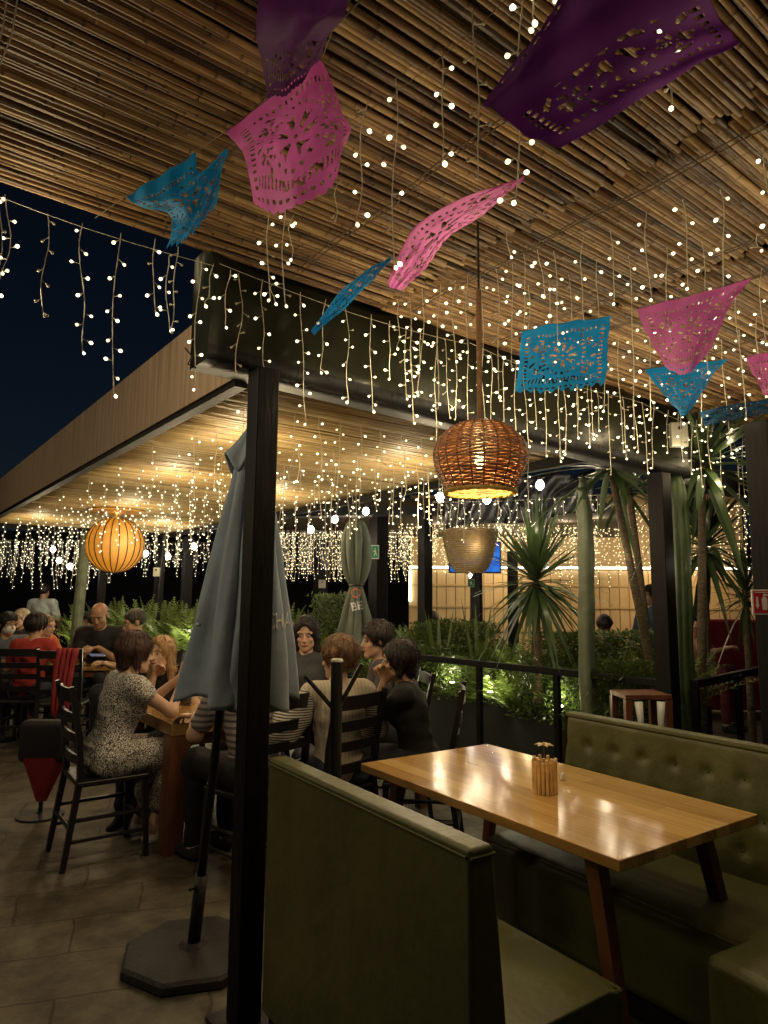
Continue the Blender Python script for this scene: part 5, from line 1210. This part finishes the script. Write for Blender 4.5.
for i in range(n_s):
    u = (i+.3)/n_s
    for row in (0, 1):
        p = pa1.lerp(pb1, u)+nrm_*(.04+.42*row); k = (i*2+row*3) % 5
        o = link('planter_shrub', SM[[2, 4, 3, 0, 2][k]], None, (p.x+rnd.uniform(-.05, .05), p.y, .74 if row else .56), (0, 0, rnd.uniform(0, 6))); s = rnd.uniform(.85, 1.12)*(1 if row else .85); o.scale = (s*1.35, s*1.35, s*1.0)
        tag(o, 'leafy green shrub %s, in the %s row' % (LOCW[i], 'back' if row else 'front'), 'shrub', SHR)
pa2, pb2 = at(70, 640, 10.0), at(232, 640, 8.6)
planter2('black planter with ferns behind the diners at left', pa2, pb2, .78, .6)
for i in range(7):
    p = pa2.lerp(pb2, (i+.4)/7); dn = Vector((0, 0, 0))+F0*.3; o = link('planter_fern', SM[[0, 1, 4][i % 3]], None, (p.x+dn.x, p.y+dn.y, .74), (0, 0, rnd.uniform(0, 6))); s = rnd.uniform(1.4, 1.8); o.scale = (s, s, s*1.05)
    tag(o, 'bright green fern %s in the left planter' % ['at the left end', 'second from the left end', 'third from the left end', 'in the middle', 'third from the right end', 'second from the right end', 'at the right end'][i], 'fern', 'ferns in the left planter')
pa3, pb3 = at(272, 640, 8.4), at(372, 640, 8.8)
planter2('black planter with tall ferns between the two parasols', pa3, pb3, .78, .5)
for i in range(4):
    p = pa3.lerp(pb3, (i+.4)/4)+F0*.25; o = link('tall_fern', SM[[4, 0, 2, 1][i]], None, (p.x, p.y, .74), (0, 0, rnd.uniform(0, 6))); s = rnd.uniform(1.3, 1.5); o.scale = (s, s, s*(1.25 if i == 0 else 1))
    tag(o, '%s fern in the planter between the two parasols' % ['tallest leftmost', 'second', 'third', 'rightmost'][i], 'fern', 'tall ferns between the parasols')
# planter lights
def plight(label, p, power, col=(1, .95, .55)):
    t = thing('planter_light', label, 'garden light', p, 0, 'small garden lights in the planters'); b = MB(); b.lathe([(.02, 0), (.028, .03), (.03, .05)], 12); b.build('housing', M['black_metal'], t)
    b = MB(); b.lathe([(.026, .051), (.018, .062), (.002, .066)], 12); b.build('lens', PLM, t, smooth=True); lamp('light', (0, 0, .12), power, col, .03, t)
PLM = mat('planter_lens', (1, 1, 1), .3, emit=(.95, 1, .6), es=8); PLM.cycles.emission_sampling = 'NONE'
for (x, y, D, e, l_) in ((180, 642, 8.6, 14.0, 'garden light shining in the ferns left of the big parasol'), (70, 625, 9.6, 7.0, 'garden light in the ferns above the orange shirt'), (128, 640, 9.1, 7.0, 'garden light in the ferns above the buzz cut man'),
                         (490, 690, 5.95, 7., 'garden light low in the shrubs under the big yucca'), (452, 678, 6.6, 4., 'garden light low in the shrubs left of the big yucca'), (560, 700, 5.2, 3.5, 'garden light low in the shrubs right of the big yucca'), (300, 636, 8.2, 9.0, 'garden light behind the dark haired woman'), (392, 655, 8.0, 4.0, 'garden light right of the closed green parasol')):
    p = at(x, y, D); z = .70 if D > 8 else .66; plight(l_, (p.x, p.y, z), e)
# railing
def rail(label, a, bq, z, legs=4):
    d = bq-a; d.z = 0; t = thing('metal_railing', label, 'railing', (a.x, a.y, 0), math.atan2(d.y, d.x)); L_ = d.length
    b = MB(); b.box((0, -.025, z-.05), (L_, .025, z)); b.build('top_rail', M['post'], t, bevel=.004)
    for i in range(legs): b = MB(); x = L_*i/(legs-1)*.98+.01; b.box((x-.02, -.02, 0), (x+.02, .02, z-.052)); b.build('railing_post', M['post'], t)
ra, rb = on(416, 654, 1.0), on(660, 679, 1.0); rail('dark metal railing in front of the long planter', ra, rb, 1.0)
rc, rd = on(694, 680, 1.0), on(772, 664, 1.0); rail('dark railing to the right of the ribbed cactus', rc, rd, 1.0, 3)
# wooden stool with two pale legs
p = at(640, 692, 4.3); z_ = at(640, 692, 4.3).z; t = thing('wooden_stool', 'small wooden stool with two white cloth wraps behind the far booth', 'stool', (p.x, p.y, 0), YAW-PI/2+.08)
b = MB(); b.box((-.145, -.12, z_-.03), (.145, .12, z_)); b.build('seat', M['red_wood'], t, bevel=.005)
for sx in (-1, 1):
    for sy in (-1, 1): b = MB(); b.box((sx*.125-.02, sy*.10-.018, 0), (sx*.125+.02, sy*.10+.018, z_-.031)); b.build('leg', M['red_wood'], t)
for sx in (-1, 1): b = MB(); b.tube([(sx*.07, -.125, z_-.04), (sx*.062, -.13, z_-.15), (sx*.075, -.125, z_-.32)], [.026, .019, .023], 8); b.build('white_wrap', M['white'], t, smooth=True)
# ------------------------------------------------------------------ yuccas, cactus
def yucca(label, crown, trunk_pts, n_=70, L_=.6, seed=3, w=.022, down=.3, group='tall yuccas beyond the railing', tr=.03):
    rn = random.Random(seed); base = Vector(trunk_pts[0]) if trunk_pts else Vector((crown.x, crown.y, 0)); t = thing('yucca', label, 'yucca', (base.x, base.y, 0), 0, group); o0 = Vector((base.x, base.y, 0))
    pts = [Vector(q)-o0 for q in trunk_pts]+[crown-o0]; b = MB(); path = []
    for i in range(len(pts)-1):
        for k in range(10): path.append(pts[i].lerp(pts[i+1], k/10))
    path.append(pts[-1]); b.tube(path, [tr*(1.15-.4*i/len(path))*(1+.10*(i % 2)) for i in range(len(path))], 10); b.build('trunk', M['bark'], t, smooth=True)
    b = MB(); c = crown-o0
    for f in range(n_):
        a = f*2.39996+rn.uniform(-.2, .2); el = -down*1.3+(PI/2+down*1.3)*(f/n_)**.8; L2 = L_*rn.uniform(.62, 1.12); el += rn.uniform(-.16, .16); a += rn.uniform(-.25, .25); bend = rn.uniform(.05, .42); st = c+Vector((0, 0, -.12+.14*f/n_)); dr = Vector((math.cos(a)*math.cos(el), math.sin(a)*math.cos(el), math.sin(el))); sd = dr.cross(ZZ).normalized(); dr2 = sd.cross(dr)
        K = 6; vs = []
        for i in range(K+1):
            u = i/K; p = st+dr*L2*u+Vector((0, 0, -bend*L2*u**2.2*(1-el/2))); ww = w*(.55+.9*u if u < .35 else 1.0-.0*u)*(1-u**2.5)+.0008; vs += [p-sd*ww, p-dr2*.005*(1-u), p+sd*ww]
        b.add(vs, [(3*i, 3*i+1, 3*i+4, 3*i+3) for i in range(K)]+[(3*i+1, 3*i+2, 3*i+5, 3*i+4) for i in range(K)])
    b.build('crown', M['yucca'], t, smooth=True); return t
cr_ = at(536, 574, 5.5); yucca('spiky yucca with a full round rosette left of the pale cactus', cr_, [(cr_.x, cr_.y, .69)], 150, .66, 3, .025, down=.85)
c_ = at(608, 455, 5.0); b_ = at(658, 655, 5.1); yucca('yucca with a bare trunk slanting towards the middle post', c_, [(b_.x, b_.y, .69)], 80, .72, 5, .030, .5)
c_ = at(628, 480, 5.7); b_ = at(660, 640, 5.9); yucca('second slanting yucca trunk, thinner and close behind', c_, [(b_.x, b_.y, 0)], 60, .62, 6, .024, .5)
c_ = at(705, 540, 5.6); b_ = at(700, 650, 5.6); yucca('dark yucca between the ribbed cactus and the right post', c_, [(b_.x, b_.y, 0)], 120, .62, 7, .026, .9)
c_ = at(702, 455, 4.9); b_ = at(694, 655, 4.9); yucca('tall dark yucca with its crown up under the roof beam', c_, [(b_.x, b_.y, 0)], 110, .75, 8, .030, .6)
c_ = at(745, 590, 6.2); b_ = at(748, 660, 6.2); yucca('low yucca next to the extinguisher sign post', c_, [(b_.x, b_.y, 0)], 60, .5, 9, .018, .7)
def cactus(label, p, h, r, ribs, m, lean=0):
    t = thing('column_cactus', label, 'cactus', (p.x, p.y, 0)); n_ = ribs*6; prof = [1+.22*abs(math.cos(PI*k/6)) -.1 for k in range(n_)]
    K = 26; pts = [(lean*u*u+.012*math.sin(u*9), .008*math.sin(u*7), h*u) for u in [i/K for i in range(K+1)]]; rs = [r*(1+.05*math.sin(i*1.3)) for i in range(K-1)]+[r*.8, r*.25]; b = MB(); b.tube(pts, rs, n_, prof=prof); b.build('stem', M[m], t, smooth=True); return t
p = at(682, 600, 4.62); cactus('tall dark green ribbed cactus standing against the right post', p, at(682, 470, 4.62).z, .058, 8, 'cactus')
p = at(586, 600, 4.9); t = cactus('pale green column cactus with curled tips left of the posts', p, at(586, 488, 4.9).z, .052, 4, 'pale_post')
zt_ = at(586, 490, 4.9).z
b = MB()
for dx, dz, k in ((-.06, .06, 1), (.01, .12, 2), (-.16, -.02, 3), (.05, .03, 4)): b.tube([(0, 0, zt_-.06), (dx*.5, dx*.3, zt_+dz*.7), (dx, dx*.4, zt_+dz)], [.035, .026, .006], 6)
b.build('branch_tip', M['pale_post'], t, smooth=True)
# snake plants
for x, y, D, l_ in ((440, 612, 7.0, 'slender upright snake plant at the left of the long planter'), (478, 616, 6.7, 'snake plant with curved blades beside the grey post')):
    p = at(x, y, D); t = thing('snake_plant', l_, 'plant', (p.x, p.y, .68)); b = MB()
    for k in range(7):
        a = k*2.4; L_ = rnd.uniform(.55, .85); dx, dy = math.cos(a)*.08, math.sin(a)*.08; vs = []
        for i in range(7): u = i/6; w = .022*(1-u**3)+.001; vs += [(dx*(u*2+.4)-w*math.sin(a), dy*(u*2+.4)+w*math.cos(a), L_*u), (dx*(u*2+.4)+w*math.sin(a), dy*(u*2+.4)-w*math.cos(a), L_*u)]
        b.add(vs, [(2*i, 2*i+1, 2*i+3, 2*i+2) for i in range(6)])
    b.build('blades', M['leaf_dark'], t, smooth=True)
# extra separate posts far behind
def lone_post(label, x, D, w, top, m='post', lean=0):
    p = at(x, 600, D); t = thing('timber_post', label, 'post', (p.x, p.y, 0)); b = MB(); b.tube([(0, 0, 0), (R0.x*lean, R0.y*lean, top)], w/2*1.2, 4 if m == 'post' else 12); b.build('shaft', M[m], t); return t
lone_post('pale round post leaning behind the left planter', 76, 9.4, .12, 2.37, 'pale_post', .08)
lone_post('grey post with a small green sign before the pine wall', 477, 9.5, .13, 2.1, 'post')
lone_post('short dark post in front of the pine wall, beside the yucca', 513, 10, .13, 2.2, 'post')
lone_post('slim bare pole rising from the left planter', 155, 9.3, .05, 2.36, 'post', .1)
# ------------------------------------------------------------------ signs and boxes
def sign(name, label, px_, D, w, h, base, frame_, glyph, rz=None):
    p = at(px_[0], px_[1], D); t = thing(name, label, 'sign', p, YAW-PI/2 if rz is None else rz)
    b = MB(); b.box((-w/2, 0, -h/2), (w/2, .006, h/2)); b.build('plate', frame_, t)
    b = MB(); b.box((-w*.44, -.003, -h*.44), (w*.44, -.001, h*.44)); b.build('panel', base, t)
    b = MB()
    for poly in glyph: b.add([(x*w, -.0055, y*h) for x, y in poly], [tuple(range(len(poly)))])
    b.build('pictogram', M['white'], t); return t
red = mat('sign_red', (.45, .015, .03), .5); green = mat('sign_green', (.02, .25, .10), .5)
ext = [[(-.36, .2), (-.28, .2), (-.28, -.1), (-.24, -.1), (-.32, -.3), (-.40, -.1), (-.36, -.1)], [(-.13, -.32), (.05, -.32), (.07, .12), (.02, .2), (-.1, .2), (-.15, .12)], [(-.08, .21), (0, .21), (0, .28), (.14, .22), (.14, .27), (0, .34), (-.08, .32)], [(.18, -.3), (.36, -.3), (.36, .12), (.18, .12)], [(.22, .16), (.3, .3), (.34, .16)], [(-.4, .37), (.4, .37), (.4, .40), (-.4, .40)]]
run = [[(-.06, .22), (.04, .30), (.10, .2), (.0, .14)], [(-.2, .1), (.1, .12), (.16, -.05), (.08, -.08), (.02, .02), (-.2, .02)], [(.0, .05), (.1, .0), (-.05, -.3), (-.14, -.28)], [(.04, -.02), (.12, -.05), (.26, -.24), (.18, -.3)]]
sign('extinguisher_sign', 'red and white fire extinguisher sign on the right post', (765, 602), 3.44, .13, .125, red, M['white'], ext)
sign('exit_sign', 'green and white exit sign on the dark post beside the closed parasol', (375, 552), 8.4, .10, .17, green, M['white'], run)
sign('exit_sign', 'small green exit sign on the grey post by the pine wall', (471, 583), 9.3, .09, .11, green, M['white'], run)
def ebox(label, px_, D, w, h):
    p = at(px_[0], px_[1], D); t = thing('junction_box', label, 'electrical box', p, YAW-PI/2); b = MB(); b.box((-w/2, 0, -h/2), (w/2, .05, h/2)); b.build('case', mat('grey_plastic', (.32, .32, .28), .5), t, bevel=.006); b = MB(); b.lathe([(.012, 0), (.012, .01)], 10); k = b.build('knob', M['black_metal'], t); k.rotation_euler = (PI/2, 0, 0); k.location = (0, .0, h*.25)
ebox('pale grey junction box high on the right post', (680, 434), 4.3, .11, .16)
ebox('tiny pale box on the far post between the parasols', (322, 584), 9.9, .10, .12)
ebox('tiny pale box on a far post left of the big parasol', (156, 572), 9.1, .08, .12)
# right background table and red seats
p = on(700, 668, .98); t = timg('bar table seen between the yuccas at right', 690, 790, 640, .8)
pr_ = at(715, 625, 9.5); t = thing('red_sofa', 'red padded sofa back beyond the yuccas at right', 'sofa', (pr_.x, pr_.y, 0), YAW-PI/2)
b = MB(); b.box((-1.0, 0, .1), (1.2, .18, 1.25)); b.build('backrest', M['red_cloth'], t, bevel=.05, seg=3); b = MB(); b.box((-1.0, -.5, .1), (1.2, -.003, .48)); b.build('seat', M['red_cloth'], t, bevel=.04, seg=3)
# bare branch above, loose twigs: two conduits on the beam
b = MB(); P_ = [at(185, 348, 2.2), at(192, 356, 2.2), at(188, 364, 2.2), at(196, 368, 2.2)]; b.tube([q-P_[0] for q in P_], .003, 5); o = b.build('loose_cable', M['black_metal']); o.location = P_[0]; tag(o, 'short loose cable curl at the left end of the gutter', 'cable')
# ------------------------------------------------------------------ point lamps standing in for string bulbs, plus added fill lamps
WARM = (1, .79, .46)
FLAGP = [at(563, 355, 2.5), at(690, 330, 2.07), at(688, 388, 2.7), at(292, 150, 1.5), at(450, 225, 1.85), at(350, 295, 2.12), at(185, 200, 1.88), at(620, 70, 1.12)]
def cluster(p, e, c=WARM, n=5, sp=.45):
    for i in range(n): glow(Vector(p)+Vector((rnd.uniform(-sp, sp), rnd.uniform(-sp, sp), rnd.uniform(-.1, .15))), e/n, c, .015)
def glow(p, e, c=WARM, r=.10):
    if r < .05 and any((Vector(p)-q).length < .42 for q in FLAGP): return
    o = lamp('string_and_fill_glow', p, e, c, r); o.data.cycles.max_bounces = 4; return o
for p, e in [((1.3, 1.35, 2.3), 4), ((.35, 2.6, 2.5), 11), ((.3, .9, 2.35), 1.2), ((1.2, .5, 2.3), 1.6), ((-.7, 3.2, 2.6), 30), ((-1.6, 7.0, 2.6), 45)]: glow(p, e)  # added fill for flags, parasol and fascia, mostly off any string
for i in range(16): glow((1.9+.36*(i % 4)+rnd.uniform(-.1, .1), .7+.46*(i//4)+rnd.uniform(-.12, .12), rnd.uniform(2.3, 2.6)), 1.55, r=.012)
for i in range(18): glow((1.45+.2*i+rnd.uniform(-.05, .05), 2.22+rnd.uniform(-.04, .04), 2.34+.2*(i % 3)/2), 1.15, r=.012)
for i in range(8): glow((3.2+.35*(i % 4), 1.1+.6*(i//4), rnd.uniform(2.4, 2.6)), 1.2, r=.02)
for p, e in [((1.75, 3.5, 2.1), 20), ((3.0, 3.5, 2.1), 17), ((1.9, 5.0, 2.1), 18), ((3.0, 5.4, 2.1), 20), ((2.2, 7.0, 2.1), 18), ((3.1, 8.6, 2.1), 20), ((1.7, 9.0, 2.05), 18)]: glow(p, e, (1, .78, .46))
for (x, y, D, e) in [(60, 560, 10.4, 14), (190, 550, 9.2, 14), (340, 540, 8.8, 16), (480, 530, 9.8, 22), (640, 520, 9.6, 22), (600, 575, 5.0, 3), (466, 540, 8.0, 3.5)]: cluster(at(x, y, D), e, (1, .82, .55), 6, .45 if D < 9 else .8)  # curtain stand-ins; the last is added fill for the pale basket lamp
for (x, y, D, e) in [(540, 495, 6.2, 10), (440, 505, 6.6, 8), (520, 530, 5.2, 11), (720, 560, 5.0, 3), (640, 470, 5.0, 6), (450, 560, 6.3, 7)]: cluster(at(x, y, D), e, (1, .82, .55), 13, .7)  # includes added fill that brightens the shrubs and yuccas
# ------------------------------------------------------------------ render settings
SC.view_settings.view_transform = 'Standard'; SC.view_settings.look = 'None'; SC.view_settings.exposure = 0; SC.view_settings.gamma = 1; SC.view_settings.use_curve_mapping = False
c = SC.cycles; c.use_denoising = True; c.max_bounces = 6; c.diffuse_bounces = 3; c.glossy_bounces = 3; c.transmission_bounces = 4; c.sample_clamp_indirect = 3.0; c.sample_clamp_direct = 0; c.use_light_tree = True; c.caustics_reflective = False; c.caustics_refractive = False
try: c.denoiser = 'OPENIMAGEDENOISE'; c.denoising_input_passes = 'RGB_ALBEDO_NORMAL'
except Exception: pass
